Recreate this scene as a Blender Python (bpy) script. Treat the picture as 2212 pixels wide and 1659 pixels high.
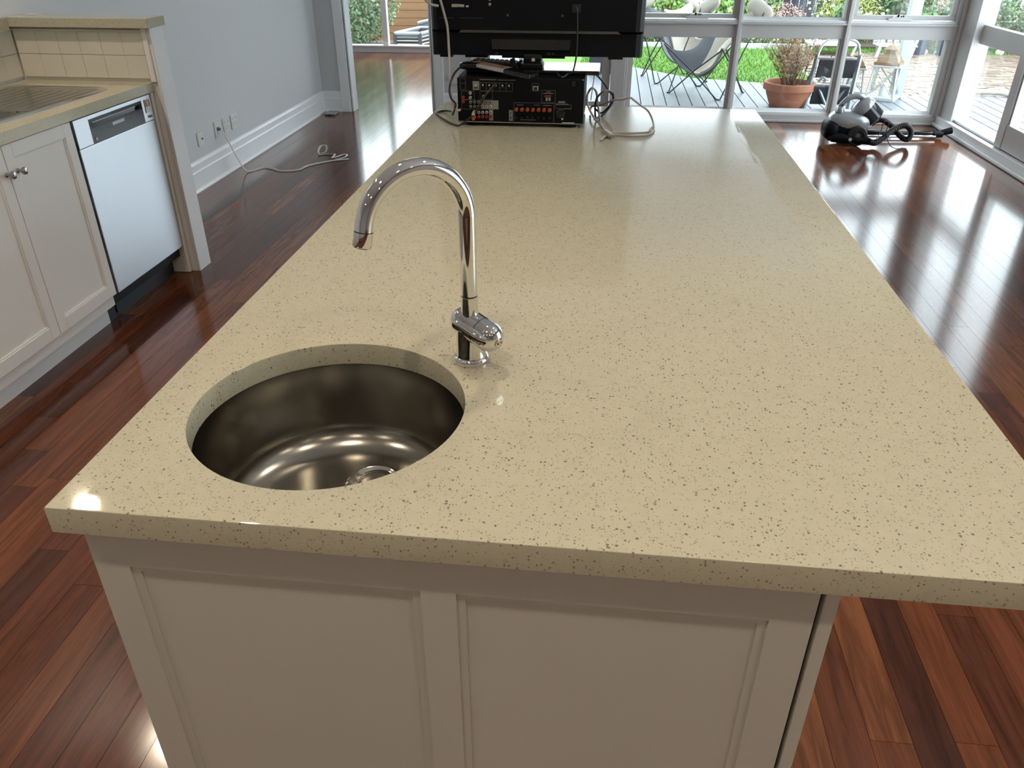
import bpy, bmesh, math, random
from mathutils import Vector, Matrix, Euler
sc = bpy.context.scene
for o in list(bpy.data.objects):
    bpy.data.objects.remove(o)
C = sc.collection
PI = math.pi
# ------------------------------------------------------------------ camera
FPX, PITCH, YAW, ROLL = 1689.05, 0.528316, 0.114261, -0.000557
cd = bpy.data.cameras.new('camera'); cam = bpy.data.objects.new('camera', cd); C.objects.link(cam)
cd.sensor_fit = 'HORIZONTAL'; cd.sensor_width = 36.0; cd.lens = FPX / 2212 * 36.0
cd.clip_start = 0.02; cd.clip_end = 200
fwd = Vector((-math.sin(YAW) * math.cos(PITCH), math.cos(YAW) * math.cos(PITCH), -math.sin(PITCH)))
rgt = Vector((math.cos(YAW), math.sin(YAW), 0)); upv = rgt.cross(fwd)
r2 = rgt * math.cos(ROLL) + upv * math.sin(ROLL); u2 = -rgt * math.sin(ROLL) + upv * math.cos(ROLL)
mw = Matrix(((r2.x, u2.x, -fwd.x, 0), (r2.y, u2.y, -fwd.y, 0), (r2.z, u2.z, -fwd.z, 1.5), (0, 0, 0, 1)))
cam.matrix_world = mw
sc.camera = cam
CAMP = Vector((0, 0, 1.5))
def project(p):
    d = Vector(p) - CAMP; z = d.dot(fwd)
    if z < 0.05: return None
    return 1106 + FPX * d.dot(r2) / z, 829.5 - FPX * d.dot(u2) / z, z
# ------------------------------------------------------------------ world, sun, exposure
w = bpy.data.worlds.new('overcast'); sc.world = w; w.use_nodes = True
bg = w.node_tree.nodes['Background']
bg.inputs[0].default_value = (0.83, 0.92, 1.0, 1); bg.inputs[1].default_value = 6.4
sd = bpy.data.lights.new('sun', 'SUN'); sd.energy = 0.5; sd.angle = math.radians(25); sd.color = (1.0, 0.95, 0.86)
sun = bpy.data.objects.new('sun', sd); C.objects.link(sun); sun.rotation_euler = (math.radians(42), 0, math.radians(150))
sc.view_settings.view_transform = 'Standard'; sc.view_settings.look = 'None'
sc.view_settings.exposure = 0.1; sc.view_settings.gamma = 1.0; sc.view_settings.use_curve_mapping = False
sc.cycles.max_bounces = 8; sc.cycles.diffuse_bounces = 4; sc.cycles.glossy_bounces = 4
sc.cycles.use_adaptive_sampling = True; sc.cycles.adaptive_threshold = 0.04
sc.cycles.transparent_max_bounces = 12; sc.cycles.transmission_bounces = 6
sc.cycles.use_denoising = True
try: sc.cycles.denoiser = 'OPENIMAGEDENOISE'
except Exception: pass
sc.cycles.sample_clamp_indirect = 6.0
sc.cycles.caustics_reflective = False; sc.cycles.caustics_refractive = False
LAMP_W = 4.4
LAMP_COL = (1.0, 0.845, 0.65)
# ------------------------------------------------------------------ materials
def newmat(name):
    m = bpy.data.materials.new(name); m.use_nodes = True
    nt = m.node_tree; return m, nt, nt.nodes['Principled BSDF']
def nd(nt, t, **kw):
    n = nt.nodes.new(t)
    for k, v in kw.items(): setattr(n, k, v)
    return n
def lk(nt, a, b): nt.links.new(a, b)
def mat(name, col, rough=0.5, metal=0.0, spec=0.5, var=0.0, vscale=6.0, bump=0.0, bscale=80.0, coat=0.0, stretch=None, island=0.0, trans=0.0):
    m, nt, b = newmat(name)
    b.inputs['Base Color'].default_value = (*col, 1); b.inputs['Roughness'].default_value = rough
    b.inputs['Metallic'].default_value = metal; b.inputs['Specular IOR Level'].default_value = spec
    if coat: b.inputs['Coat Weight'].default_value = coat; b.inputs['Coat Roughness'].default_value = 0.08
    if trans: b.inputs['Transmission Weight'].default_value = trans
    geo = nd(nt, 'ShaderNodeNewGeometry')
    src = geo.outputs['Position']
    if stretch:
        mp = nd(nt, 'ShaderNodeVectorMath', operation='MULTIPLY'); mp.inputs[1].default_value = stretch
        lk(nt, src, mp.inputs[0]); src = mp.outputs[0]
    if var or island:
        mixn = nd(nt, 'ShaderNodeMix', data_type='RGBA', blend_type='MIX')
        mixn.inputs['A'].default_value = (*[max(0, c * (1 - var - island)) for c in col], 1)
        mixn.inputs['B'].default_value = (*[min(1, c * (1 + var + island)) for c in col], 1)
        if island:
            lk(nt, geo.outputs['Random Per Island'], mixn.inputs['Factor'])
        else:
            n = nd(nt, 'ShaderNodeTexNoise'); n.inputs['Scale'].default_value = vscale; n.inputs['Detail'].default_value = 5
            lk(nt, src, n.inputs['Vector']); lk(nt, n.outputs['Fac'], mixn.inputs['Factor'])
        lk(nt, mixn.outputs['Result'], b.inputs['Base Color'])
    if bump:
        n2 = nd(nt, 'ShaderNodeTexNoise'); n2.inputs['Scale'].default_value = bscale; n2.inputs['Detail'].default_value = 4
        bp = nd(nt, 'ShaderNodeBump'); bp.inputs['Strength'].default_value = bump; bp.inputs['Distance'].default_value = 0.004
        lk(nt, src, n2.inputs['Vector']); lk(nt, n2.outputs['Fac'], bp.inputs['Height']); lk(nt, bp.outputs[0], b.inputs['Normal'])
    return m
def stone_mat(name, dusty):
    m, nt, b = newmat(name)
    geo = nd(nt, 'ShaderNodeNewGeometry'); P = geo.outputs['Position']
    def math_(op, a, c=None, clamp=False):
        n = nd(nt, 'ShaderNodeMath', operation=op); n.use_clamp = clamp
        for i, x in enumerate((a, c)):
            if x is None: continue
            if isinstance(x, (int, float)): n.inputs[i].default_value = x
            else: lk(nt, x, n.inputs[i])
        return n.outputs[0]
    def specks(scale, thr, keep):
        jit = nd(nt, 'ShaderNodeTexNoise'); jit.inputs['Scale'].default_value = scale * 0.8
        add = nd(nt, 'ShaderNodeVectorMath', operation='MULTIPLY_ADD')
        lk(nt, jit.outputs['Color'], add.inputs[0]); add.inputs[1].default_value = (0.004, 0.004, 0.004); lk(nt, P, add.inputs[2])
        v = nd(nt, 'ShaderNodeTexVoronoi'); v.inputs['Scale'].default_value = scale
        lk(nt, add.outputs[0], v.inputs['Vector'])
        sep = nd(nt, 'ShaderNodeSeparateColor'); lk(nt, v.outputs['Color'], sep.inputs[0])
        rad = math_('MULTIPLY', sep.outputs['Green'], thr)
        near = math_('LESS_THAN', v.outputs['Distance'], rad)
        kp = math_('LESS_THAN', sep.outputs['Red'], keep)
        return math_('MULTIPLY', near, kp)
    s1 = specks(400.0, 0.52, 0.36); s2 = specks(215.0, 0.42, 0.24)
    cloud = nd(nt, 'ShaderNodeTexNoise'); cloud.inputs['Scale'].default_value = 55; cloud.inputs['Detail'].default_value = 4
    lk(nt, P, cloud.inputs['Vector'])
    base = nd(nt, 'ShaderNodeMix', data_type='RGBA'); base.inputs['A'].default_value = (0.50, 0.470, 0.350, 1); base.inputs['B'].default_value = (0.58, 0.545, 0.405, 1)
    lk(nt, cloud.outputs['Fac'], base.inputs['Factor'])
    m1 = nd(nt, 'ShaderNodeMix', data_type='RGBA'); m1.inputs['B'].default_value = (0.22, 0.18, 0.13, 1)
    lk(nt, base.outputs['Result'], m1.inputs['A']); lk(nt, math_('MULTIPLY', s1, 0.62), m1.inputs['Factor'])
    m2 = nd(nt, 'ShaderNodeMix', data_type='RGBA'); m2.inputs['B'].default_value = (0.10, 0.085, 0.07, 1)
    lk(nt, m1.outputs['Result'], m2.inputs['A']); lk(nt, math_('MULTIPLY', s2, 0.75), m2.inputs['Factor'])
    lk(nt, m2.outputs['Result'], b.inputs['Base Color'])
    b.inputs['Roughness'].default_value = 0.10
    if dusty:
        # film of dust on the far half, wiped clean along a strip by the long edge and in a few arcs
        sx = nd(nt, 'ShaderNodeSeparateXYZ'); lk(nt, P, sx.inputs[0])
        nz = nd(nt, 'ShaderNodeTexNoise'); nz.inputs['Scale'].default_value = 3.0; nz.inputs['Detail'].default_value = 6; lk(nt, P, nz.inputs['Vector'])
        st = nd(nt, 'ShaderNodeVectorMath', operation='MULTIPLY'); st.inputs[1].default_value = (60, 6, 1); lk(nt, P, st.inputs[0])
        nf = nd(nt, 'ShaderNodeTexNoise'); nf.inputs['Scale'].default_value = 1.0; nf.inputs['Detail'].default_value = 5; lk(nt, st.outputs[0], nf.inputs['Vector'])
        far = nd(nt, 'ShaderNodeMapRange'); far.inputs['From Min'].default_value = 1.25; far.inputs['From Max'].default_value = 2.0; lk(nt, sx.outputs['Y'], far.inputs['Value'])
        rgt_ = nd(nt, 'ShaderNodeMapRange'); rgt_.inputs['From Min'].default_value = -0.15; rgt_.inputs['From Max'].default_value = 0.12; lk(nt, sx.outputs['X'], rgt_.inputs['Value'])
        xj = math_('ADD', sx.outputs['X'], math_('MULTIPLY', nf.outputs['Fac'], 0.07))
        strip = nd(nt, 'ShaderNodeMapRange'); strip.inputs['From Min'].default_value = 0.485; strip.inputs['From Max'].default_value = 0.50; lk(nt, xj, strip.inputs['Value'])
        notstrip = math_('SUBTRACT', 1.0, strip.outputs[0])
        dn = nd(nt, 'ShaderNodeMapRange'); dn.inputs['From Min'].default_value = 0.3; dn.inputs['From Max'].default_value = 0.62; lk(nt, nz.outputs['Fac'], dn.inputs['Value'])
        wv = nd(nt, 'ShaderNodeTexWave', wave_type='RINGS', rings_direction='Z'); wv.inputs['Scale'].default_value = 9; wv.inputs['Distortion'].default_value = 5; wv.inputs['Detail'].default_value = 4
        off = nd(nt, 'ShaderNodeVectorMath', operation='SUBTRACT'); off.inputs[1].default_value = (0.28, 1.15, 0.9); lk(nt, P, off.inputs[0]); lk(nt, off.outputs[0], wv.inputs['Vector'])
        ln = nd(nt, 'ShaderNodeVectorMath', operation='LENGTH'); lk(nt, off.outputs[0], ln.inputs[0])
        band = math_('MULTIPLY', math_('GREATER_THAN', ln.outputs['Value'], 0.24), math_('LESS_THAN', ln.outputs['Value'], 0.42))
        wipe = math_('SUBTRACT', 1.0, math_('MULTIPLY', math_('MULTIPLY', wv.outputs['Fac'], band), 0.7))
        d = math_('MULTIPLY', math_('MULTIPLY', far.outputs[0], rgt_.outputs[0]), math_('MULTIPLY', notstrip, wipe))
        d = math_('MULTIPLY', d, math_('ADD', math_('MULTIPLY', dn.outputs[0], 0.4), 0.6))
        lk(nt, math_('ADD', math_('MULTIPLY', d, 0.12), 0.055), b.inputs['Roughness'])
        dm = nd(nt, 'ShaderNodeMix', data_type='RGBA'); dm.inputs['B'].default_value = (0.42, 0.43, 0.44, 1)
        lk(nt, m2.outputs['Result'], dm.inputs['A']); lk(nt, math_('MULTIPLY', d, 0.4), dm.inputs['Factor']); lk(nt, dm.outputs['Result'], b.inputs['Base Color'])
    return m
def floor_mat():
    m, nt, b = newmat('jarrah boards')
    oi = nd(nt, 'ShaderNodeObjectInfo'); geo = nd(nt, 'ShaderNodeNewGeometry')
    rnd = nd(nt, 'ShaderNodeMath', operation='ADD'); lk(nt, oi.outputs['Random'], rnd.inputs[0]); lk(nt, geo.outputs['Random Per Island'], rnd.inputs[1])
    fr = nd(nt, 'ShaderNodeMath', operation='FRACT'); lk(nt, rnd.outputs[0], fr.inputs[0])
    sc3 = nd(nt, 'ShaderNodeVectorMath', operation='MULTIPLY'); sc3.inputs[1].default_value = (26, 2.2, 10); lk(nt, geo.outputs['Position'], sc3.inputs[0])
    cmb = nd(nt, 'ShaderNodeCombineXYZ'); ml = nd(nt, 'ShaderNodeMath', operation='MULTIPLY'); ml.inputs[1].default_value = 57.0
    lk(nt, fr.outputs[0], ml.inputs[0]); lk(nt, ml.outputs[0], cmb.inputs[0]); lk(nt, ml.outputs[0], cmb.inputs[1])
    ad = nd(nt, 'ShaderNodeVectorMath', operation='ADD'); lk(nt, sc3.outputs[0], ad.inputs[0]); lk(nt, cmb.outputs[0], ad.inputs[1])
    n = nd(nt, 'ShaderNodeTexNoise'); n.inputs['Scale'].default_value = 1.0; n.inputs['Detail'].default_value = 8; n.inputs['Distortion'].default_value = 1.4; n.inputs['Roughness'].default_value = 0.65
    lk(nt, ad.outputs[0], n.inputs['Vector'])
    fs = nd(nt, 'ShaderNodeVectorMath', operation='MULTIPLY'); fs.inputs[1].default_value = (9, 1.0, 1); lk(nt, ad.outputs[0], fs.inputs[0])
    n2 = nd(nt, 'ShaderNodeTexNoise'); n2.inputs['Scale'].default_value = 1.0; n2.inputs['Detail'].default_value = 6; lk(nt, fs.outputs[0], n2.inputs['Vector'])
    ramp = nd(nt, 'ShaderNodeValToRGB'); cr = ramp.color_ramp
    cr.elements[0].position = 0.0; cr.elements[0].color = (0.10, 0.030, 0.017, 1)
    cr.elements[1].position = 1.0; cr.elements[1].color = (0.33, 0.12, 0.042, 1)
    for p, c in ((0.3, (0.18, 0.055, 0.026, 1)), (0.6, (0.225, 0.068, 0.027, 1)), (0.82, (0.27, 0.088, 0.032, 1))):
        e = cr.elements.new(p); e.color = c
    lk(nt, fr.outputs[0], ramp.inputs[0])
    mx = nd(nt, 'ShaderNodeMix', data_type='RGBA', blend_type='MULTIPLY'); mx.inputs['Factor'].default_value = 1.0
    gr = nd(nt, 'ShaderNodeValToRGB'); gr.color_ramp.elements[0].position = 0.30; gr.color_ramp.elements[0].color = (0.42, 0.38, 0.36, 1)
    gr.color_ramp.elements[1].position = 0.66; gr.color_ramp.elements[1].color = (1.05, 1.05, 1.05, 1)
    lk(nt, n.outputs['Fac'], gr.inputs[0]); lk(nt, ramp.outputs[0], mx.inputs['A']); lk(nt, gr.outputs[0], mx.inputs['B'])
    mx2 = nd(nt, 'ShaderNodeMix', data_type='RGBA', blend_type='MULTIPLY'); mx2.inputs['Factor'].default_value = 0.45
    lk(nt, mx.outputs['Result'], mx2.inputs['A']); lk(nt, n2.outputs['Fac'], mx2.inputs['B'])
    lk(nt, mx2.outputs['Result'], b.inputs['Base Color'])
    b.inputs['Roughness'].default_value = 0.13; b.inputs['Specular IOR Level'].default_value = 0.55
    bp = nd(nt, 'ShaderNodeBump'); bp.inputs['Strength'].default_value = 0.02; bp.inputs['Distance'].default_value = 0.002
    lk(nt, n.outputs['Fac'], bp.inputs['Height']); lk(nt, bp.outputs[0], b.inputs['Normal'])
    return m
def glass_mat():
    m = bpy.data.materials.new('window glass'); m.use_nodes = True; nt = m.node_tree
    nt.nodes.remove(nt.nodes['Principled BSDF']); out = nt.nodes['Material Output']
    tr = nd(nt, 'ShaderNodeBsdfTransparent'); tr.inputs[0].default_value = (0.97, 0.99, 0.98, 1)
    gl = nd(nt, 'ShaderNodeBsdfGlossy'); gl.inputs['Roughness'].default_value = 0.0
    lw = nd(nt, 'ShaderNodeLayerWeight'); lw.inputs['Blend'].default_value = 0.5
    pw = nd(nt, 'ShaderNodeMath', operation='POWER'); pw.inputs[1].default_value = 5.0; lk(nt, lw.outputs['Facing'], pw.inputs[0])
    fz = nd(nt, 'ShaderNodeMath', operation='MULTIPLY_ADD'); fz.inputs[1].default_value = 0.96; fz.inputs[2].default_value = 0.04; lk(nt, pw.outputs[0], fz.inputs[0])
    ms = nd(nt, 'ShaderNodeMixShader'); lk(nt, fz.outputs[0], ms.inputs[0]); lk(nt, tr.outputs[0], ms.inputs[1]); lk(nt, gl.outputs[0], ms.inputs[2])
    lk(nt, ms.outputs[0], out.inputs[0]); return m
def leaf_mat(name, c1, c2):
    m, nt, b = newmat(name)
    geo = nd(nt, 'ShaderNodeNewGeometry'); mx = nd(nt, 'ShaderNodeMix', data_type='RGBA')
    mx.inputs['A'].default_value = (*c1, 1); mx.inputs['B'].default_value = (*c2, 1)
    lk(nt, geo.outputs['Random Per Island'], mx.inputs['Factor']); lk(nt, mx.outputs['Result'], b.inputs['Base Color'])
    b.inputs['Roughness'].default_value = 0.45
    try: b.inputs['Subsurface Weight'].default_value = 0.0
    except Exception: pass
    return m
def emit(name, col, s):
    m, nt, b = newmat(name); b.inputs['Base Color'].default_value = (0.8, 0.8, 0.8, 1)
    b.inputs['Emission Color'].default_value = (*col, 1); b.inputs['Emission Strength'].default_value = s; return m
M = {}
M['wall'] = mat('wall paint', (0.655, 0.66, 0.665), 0.6, bump=0.03, bscale=300)
M['ceil'] = mat('ceiling paint', (0.85, 0.85, 0.84), 0.7)
M['trim'] = mat('white gloss trim', (0.87, 0.88, 0.89), 0.25)
M['frame'] = mat('painted window frame', (0.63, 0.62, 0.61), 0.32)
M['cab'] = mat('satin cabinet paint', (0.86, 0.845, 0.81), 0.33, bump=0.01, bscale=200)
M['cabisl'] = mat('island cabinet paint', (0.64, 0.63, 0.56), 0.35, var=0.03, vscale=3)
M['gap'] = mat('dark gap', (0.01, 0.011, 0.012), 0.7)
M['stone'] = stone_mat('speckled quartz worktop', True)
M['stone2'] = stone_mat('speckled quartz', False)
M['floor'] = floor_mat()
M['sub'] = mat('subfloor', (0.03, 0.015, 0.01), 0.8)
M['chrome'] = mat('chrome', (0.78, 0.78, 0.78), 0.035, 1.0)
M['steel'] = mat('brushed steel', (0.33, 0.315, 0.28), 0.2, 1.0, bump=0.02, bscale=140, stretch=(1, 1, 25))
M['steelp'] = mat('plain steel', (0.42, 0.41, 0.395), 0.26, 1.0)
M['steeldw'] = mat('stainless door', (0.72, 0.77, 0.83), 0.36, 1.0)
M['drain'] = mat('polished steel', (0.66, 0.65, 0.62), 0.12, 1.0)
M['black'] = mat('black plastic', (0.006, 0.007, 0.009), 0.38, spec=0.18)
M['blackg'] = mat('gloss black', (0.006, 0.007, 0.010), 0.12)
M['blackm'] = mat('matt black', (0.004, 0.005, 0.007), 0.5, spec=0.15)
M['navy'] = mat('dark kickplate', (0.012, 0.016, 0.024), 0.45)
M['panelblk'] = mat('control glass', (0.045, 0.05, 0.058), 0.15)
M['rubber'] = mat('rubber', (0.012, 0.012, 0.013), 0.5)
M['cable'] = mat('black cable', (0.012, 0.012, 0.014), 0.4)
M['greycab'] = mat('grey cable', (0.36, 0.33, 0.29), 0.4)
M['whitecab'] = mat('white cable', (0.55, 0.53, 0.50), 0.4)
M['white'] = mat('white plastic', (0.72, 0.72, 0.70), 0.3)
M['tile'] = mat('cream tile', (0.72, 0.675, 0.58), 0.2, var=0.04, vscale=9)
M['grout'] = mat('grout', (0.64, 0.60, 0.52), 0.8)
M['glass'] = glass_mat()
M['silver'] = mat('silver plastic', (0.42, 0.44, 0.46), 0.25, 0.45)
M['smoke'] = mat('smoked plastic', (0.03, 0.032, 0.036), 0.08)
M['orange'] = mat('orange plastic', (0.42, 0.075, 0.015), 0.4)
M['redp'] = mat('red plastic', (0.40, 0.03, 0.02), 0.4)
M['print'] = mat('grey print', (0.16, 0.155, 0.14), 0.6)
M['greyplate'] = mat('grey jack plate', (0.22, 0.21, 0.185), 0.5)
M['jackwhite'] = mat('white jack', (0.48, 0.45, 0.38), 0.4)
M['pewter'] = mat('pewter knob', (0.42, 0.41, 0.40), 0.25, 1.0)
M['deck'] = mat('weathered deck board', (0.165, 0.18, 0.205), 0.42, var=0.10, vscale=7, bump=0.1, bscale=60, stretch=(1, 0.12, 1))
M['deckgap'] = mat('deck subframe', (0.03, 0.03, 0.03), 0.9)
M['lawn'] = mat('lawn soil', (0.10, 0.20, 0.03), 0.9, var=0.3, vscale=4)
M['grass'] = leaf_mat('grass blades', (0.075, 0.19, 0.018), (0.15, 0.31, 0.045))
M['paver'] = None
M['terra'] = mat('terracotta', (0.40, 0.155, 0.085), 0.75, var=0.10, vscale=10)
M['soil'] = mat('soil', (0.05, 0.03, 0.02), 0.9)
M['twig'] = mat('dry twig', (0.20, 0.11, 0.05), 0.8, island=0.35)
M['dryleaf'] = leaf_mat('dry leaves', (0.30, 0.17, 0.075), (0.52, 0.36, 0.18))
M['alu'] = mat('aluminium', (0.50, 0.53, 0.55), 0.35, 0.8)
M['alugrey'] = mat('grey aluminium', (0.30, 0.33, 0.36), 0.4, 0.6)
M['tread'] = mat('black tread', (0.018, 0.019, 0.022), 0.7, var=0.4, vscale=40)
M['wwood'] = mat('whitewashed wood', (0.50, 0.52, 0.515), 0.6, var=0.06, vscale=12)
M['rust'] = mat('aged brown metal', (0.24, 0.155, 0.08), 0.5, 0.2, var=0.25, vscale=22)
M['canvas'] = mat('grey canvas', (0.15, 0.16, 0.18), 0.85, bump=0.05, bscale=400)
M['hide'] = mat('cream hide', (0.50, 0.455, 0.39), 0.9, var=0.08, vscale=9, bump=0.5, bscale=45)
M['rod'] = mat('black rod', (0.02, 0.022, 0.024), 0.4)
M['post'] = mat('verandah paint', (0.40, 0.43, 0.425), 0.5)
M['soffit'] = mat('soffit', (0.42, 0.46, 0.50), 0.7)
M['wboard'] = mat('weatherboard paint', (0.78, 0.80, 0.80), 0.5)
M['cedar'] = mat('cedar boards', (0.26, 0.135, 0.06), 0.6, var=0.2, vscale=5, stretch=(0.5, 1, 6), island=0.0)
M['cornir'] = mat('corrugated steel', (0.48, 0.52, 0.55), 0.45, 0.5)
M['darkgrey'] = mat('charcoal', (0.075, 0.085, 0.10), 0.6)
M['navypot'] = mat('navy glazed pot', (0.045, 0.055, 0.080), 0.35)
M['fence'] = mat('dark stained fence', (0.025, 0.030, 0.045), 0.7)
M['brick'] = mat('red brick', (0.30, 0.12, 0.075), 0.85, var=0.2, vscale=8)
M['mortar'] = mat('mortar', (0.42, 0.39, 0.35), 0.9)
M['rock'] = mat('pale rock', (0.52, 0.46, 0.40), 0.85, var=0.2, vscale=9)
M['edging'] = mat('concrete edging', (0.50, 0.50, 0.47), 0.8)
M['mulch'] = mat('mulch', (0.07, 0.05, 0.035), 0.95, var=0.4, vscale=14)
M['leafA'] = leaf_mat('hedge leaf', (0.10, 0.24, 0.045), (0.36, 0.60, 0.16))
M['leafB'] = leaf_mat('silver green leaf', (0.10, 0.19, 0.09), (0.36, 0.48, 0.28))
M['leafC'] = leaf_mat('dark leaf', (0.03, 0.075, 0.03), (0.16, 0.28, 0.12))
M['leafD'] = leaf_mat('yellow green leaf', (0.22, 0.30, 0.045), (0.46, 0.52, 0.12))
M['pink'] = leaf_mat('pink flower', (0.42, 0.22, 0.19), (0.60, 0.42, 0.36))
M['flower'] = mat('white flower', (0.85, 0.85, 0.82), 0.7)
def paver_mat():
    m, nt, b = newmat('clay paver')
    oi = nd(nt, 'ShaderNodeObjectInfo'); geo = nd(nt, 'ShaderNodeNewGeometry')
    ad = nd(nt, 'ShaderNodeMath', operation='ADD'); lk(nt, oi.outputs['Random'], ad.inputs[0]); lk(nt, geo.outputs['Random Per Island'], ad.inputs[1])
    fr = nd(nt, 'ShaderNodeMath', operation='FRACT'); lk(nt, ad.outputs[0], fr.inputs[0])
    r = nd(nt, 'ShaderNodeValToRGB'); r.color_ramp.elements[0].color = (0.14, 0.09, 0.064, 1); r.color_ramp.elements[1].color = (0.24, 0.19, 0.155, 1)
    e = r.color_ramp.elements.new(0.5); e.color = (0.19, 0.135, 0.10, 1)
    lk(nt, fr.outputs[0], r.inputs[0]); lk(nt, r.outputs[0], b.inputs['Base Color']); b.inputs['Roughness'].default_value = 0.6
    return m
M['paver'] = paver_mat()
def roofsheet():
    m = bpy.data.materials.new('translucent roof sheet'); m.use_nodes = True; nt = m.node_tree; nt.nodes.remove(nt.nodes['Principled BSDF']); out = nt.nodes['Material Output']
    tr = nd(nt, 'ShaderNodeBsdfTransparent'); tr.inputs[0].default_value = (0.5, 0.56, 0.62, 1); df = nd(nt, 'ShaderNodeBsdfDiffuse'); df.inputs[0].default_value = (0.45, 0.49, 0.53, 1)
    ms = nd(nt, 'ShaderNodeMixShader'); ms.inputs[0].default_value = 0.96; lk(nt, tr.outputs[0], ms.inputs[1]); lk(nt, df.outputs[0], ms.inputs[2]); lk(nt, ms.outputs[0], out.inputs[0]); return m
M['roofsheet'] = roofsheet()

# ------------------------------------------------------------------ mesh helpers
class MB:
    def __init__(s): s.v = []; s.f = []; s.M = None
    def add(s, vs, fs):
        n = len(s.v)
        for p in vs:
            p = Vector(p)
            if s.M is not None: p = s.M @ p
            s.v.append((p.x, p.y, p.z))
        s.f += [tuple(i + n for i in f) for f in fs]
        return s
    def box(s, x0, x1, y0, y1, z0, z1):
        return s.add([(x0, y0, z0), (x1, y0, z0), (x1, y1, z0), (x0, y1, z0), (x0, y0, z1), (x1, y0, z1), (x1, y1, z1), (x0, y1, z1)],
                     [(0, 3, 2, 1), (4, 5, 6, 7), (0, 1, 5, 4), (1, 2, 6, 5), (2, 3, 7, 6), (3, 0, 4, 7)])
    def cbox(s, c, d): return s.box(c[0] - d[0] / 2, c[0] + d[0] / 2, c[1] - d[1] / 2, c[1] + d[1] / 2, c[2] - d[2] / 2, c[2] + d[2] / 2)
    def tube(s, pts, r, n=8, caps=True, flat=1.0):
        pts = [Vector(p) for p in pts]; m = len(pts); rs = r if isinstance(r, (list, tuple)) else [r] * m
        vs = []; t0 = (pts[1] - pts[0]).normalized()
        a = Vector((0, 0, 1)) if abs(t0.z) < 0.9 else Vector((1, 0, 0))
        nrm = (a - t0 * a.dot(t0)).normalized()
        for i in range(m):
            t = (pts[min(i + 1, m - 1)] - pts[max(i - 1, 0)])
            if t.length < 1e-9: t = t0
            t.normalize(); nrm = nrm - t * nrm.dot(t)
            if nrm.length < 1e-6: nrm = t.orthogonal()
            nrm.normalize(); bn = t.cross(nrm)
            for k in range(n):
                an = 2 * PI * k / n
                vs.append(pts[i] + nrm * (math.cos(an) * rs[i] * flat) + bn * (math.sin(an) * rs[i]))
        fs = [(i * n + k, i * n + (k + 1) % n, (i + 1) * n + (k + 1) % n, (i + 1) * n + k) for i in range(m - 1) for k in range(n)]
        if caps: fs += [tuple(range(n))[::-1], tuple((m - 1) * n + k for k in range(n))]
        return s.add(vs, fs)
    def lathe(s, prof, c=(0, 0, 0), n=32, rot=None):
        R = rot if rot is not None else Matrix.Identity(3); vs = []; fs = []; c = Vector(c); idx = []
        for r, z in prof:
            if r < 1e-6: idx.append([len(vs)]); vs.append(c + R @ Vector((0, 0, z)))
            else:
                idx.append(list(range(len(vs), len(vs) + n)))
                for k in range(n): vs.append(c + R @ Vector((r * math.cos(2 * PI * k / n), r * math.sin(2 * PI * k / n), z)))
        for a, b in zip(idx, idx[1:]):
            for k in range(n):
                k2 = (k + 1) % n
                if len(a) == 1 and len(b) == 1: continue
                if len(a) == 1: fs.append((a[0], b[k2], b[k]))
                elif len(b) == 1: fs.append((a[k], a[k2], b[0]))
                else: fs.append((a[k], a[k2], b[k2], b[k]))
        return s.add(vs, fs)
    def sph(s, c, r, nu=24, nv=14, rot=None, e=1.0):
        if isinstance(r, (int, float)): r = (r, r, r)
        R = rot if rot is not None else Matrix.Identity(3); c = Vector(c); vs = [c + R @ Vector((0, 0, -r[2]))]; fs = []
        sg = lambda x: math.copysign(abs(x) ** e, x)
        for j in range(1, nv):
            t = -PI / 2 + PI * j / nv
            for k in range(nu):
                a = 2 * PI * k / nu
                vs.append(c + R @ Vector((r[0] * sg(math.cos(t)) * sg(math.cos(a)), r[1] * sg(math.cos(t)) * sg(math.sin(a)), r[2] * sg(math.sin(t)))))
        vs.append(c + R @ Vector((0, 0, r[2]))); last = len(vs) - 1
        for k in range(nu): fs.append((0, 1 + (k + 1) % nu, 1 + k))
        for j in range(nv - 2):
            for k in range(nu):
                a = 1 + j * nu; b = a + nu; k2 = (k + 1) % nu
                fs.append((a + k, a + k2, b + k2, b + k))
        a = 1 + (nv - 2) * nu
        for k in range(nu): fs.append((a + k, a + (k + 1) % nu, last))
        return s.add(vs, fs)
    def prism(s, poly, z0, z1, axis='z'):
        n = len(poly)
        mp = {'z': lambda a, b, h: (a, b, h), 'y': lambda a, b, h: (a, h, b), 'x': lambda a, b, h: (h, a, b)}[axis]
        vs = [mp(a, b, z0) for a, b in poly] + [mp(a, b, z1) for a, b in poly]
        return s.add(vs, [tuple(range(n))[::-1], tuple(range(n, 2 * n))] + [(i, (i + 1) % n, n + (i + 1) % n, n + i) for i in range(n)])
    def mesh(s, name, off=(0, 0, 0)):
        me = bpy.data.meshes.new(name); o = Vector(off)
        me.from_pydata([tuple(Vector(p) - o) for p in s.v], [], s.f); me.update(); return me
    def build(s, name, m, parent=None, smooth=False, bev=0.0, local=False, segs=2, fix=True):
        if parent is not None:
            off = (0, 0, 0) if local else wloc(parent)
        else:
            xs = list(zip(*s.v)); off = ((min(xs[0]) + max(xs[0])) / 2, (min(xs[1]) + max(xs[1])) / 2, min(xs[2]))
            if local: off = (0, 0, 0)
        me = s.mesh(name, off)
        if fix:
            bm = bmesh.new(); bm.from_mesh(me); bmesh.ops.recalc_face_normals(bm, faces=bm.faces); bm.to_mesh(me); bm.free()
        o = bpy.data.objects.new(name, me); C.objects.link(o)
        me.materials.append(M[m] if isinstance(m, str) else m)
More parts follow.
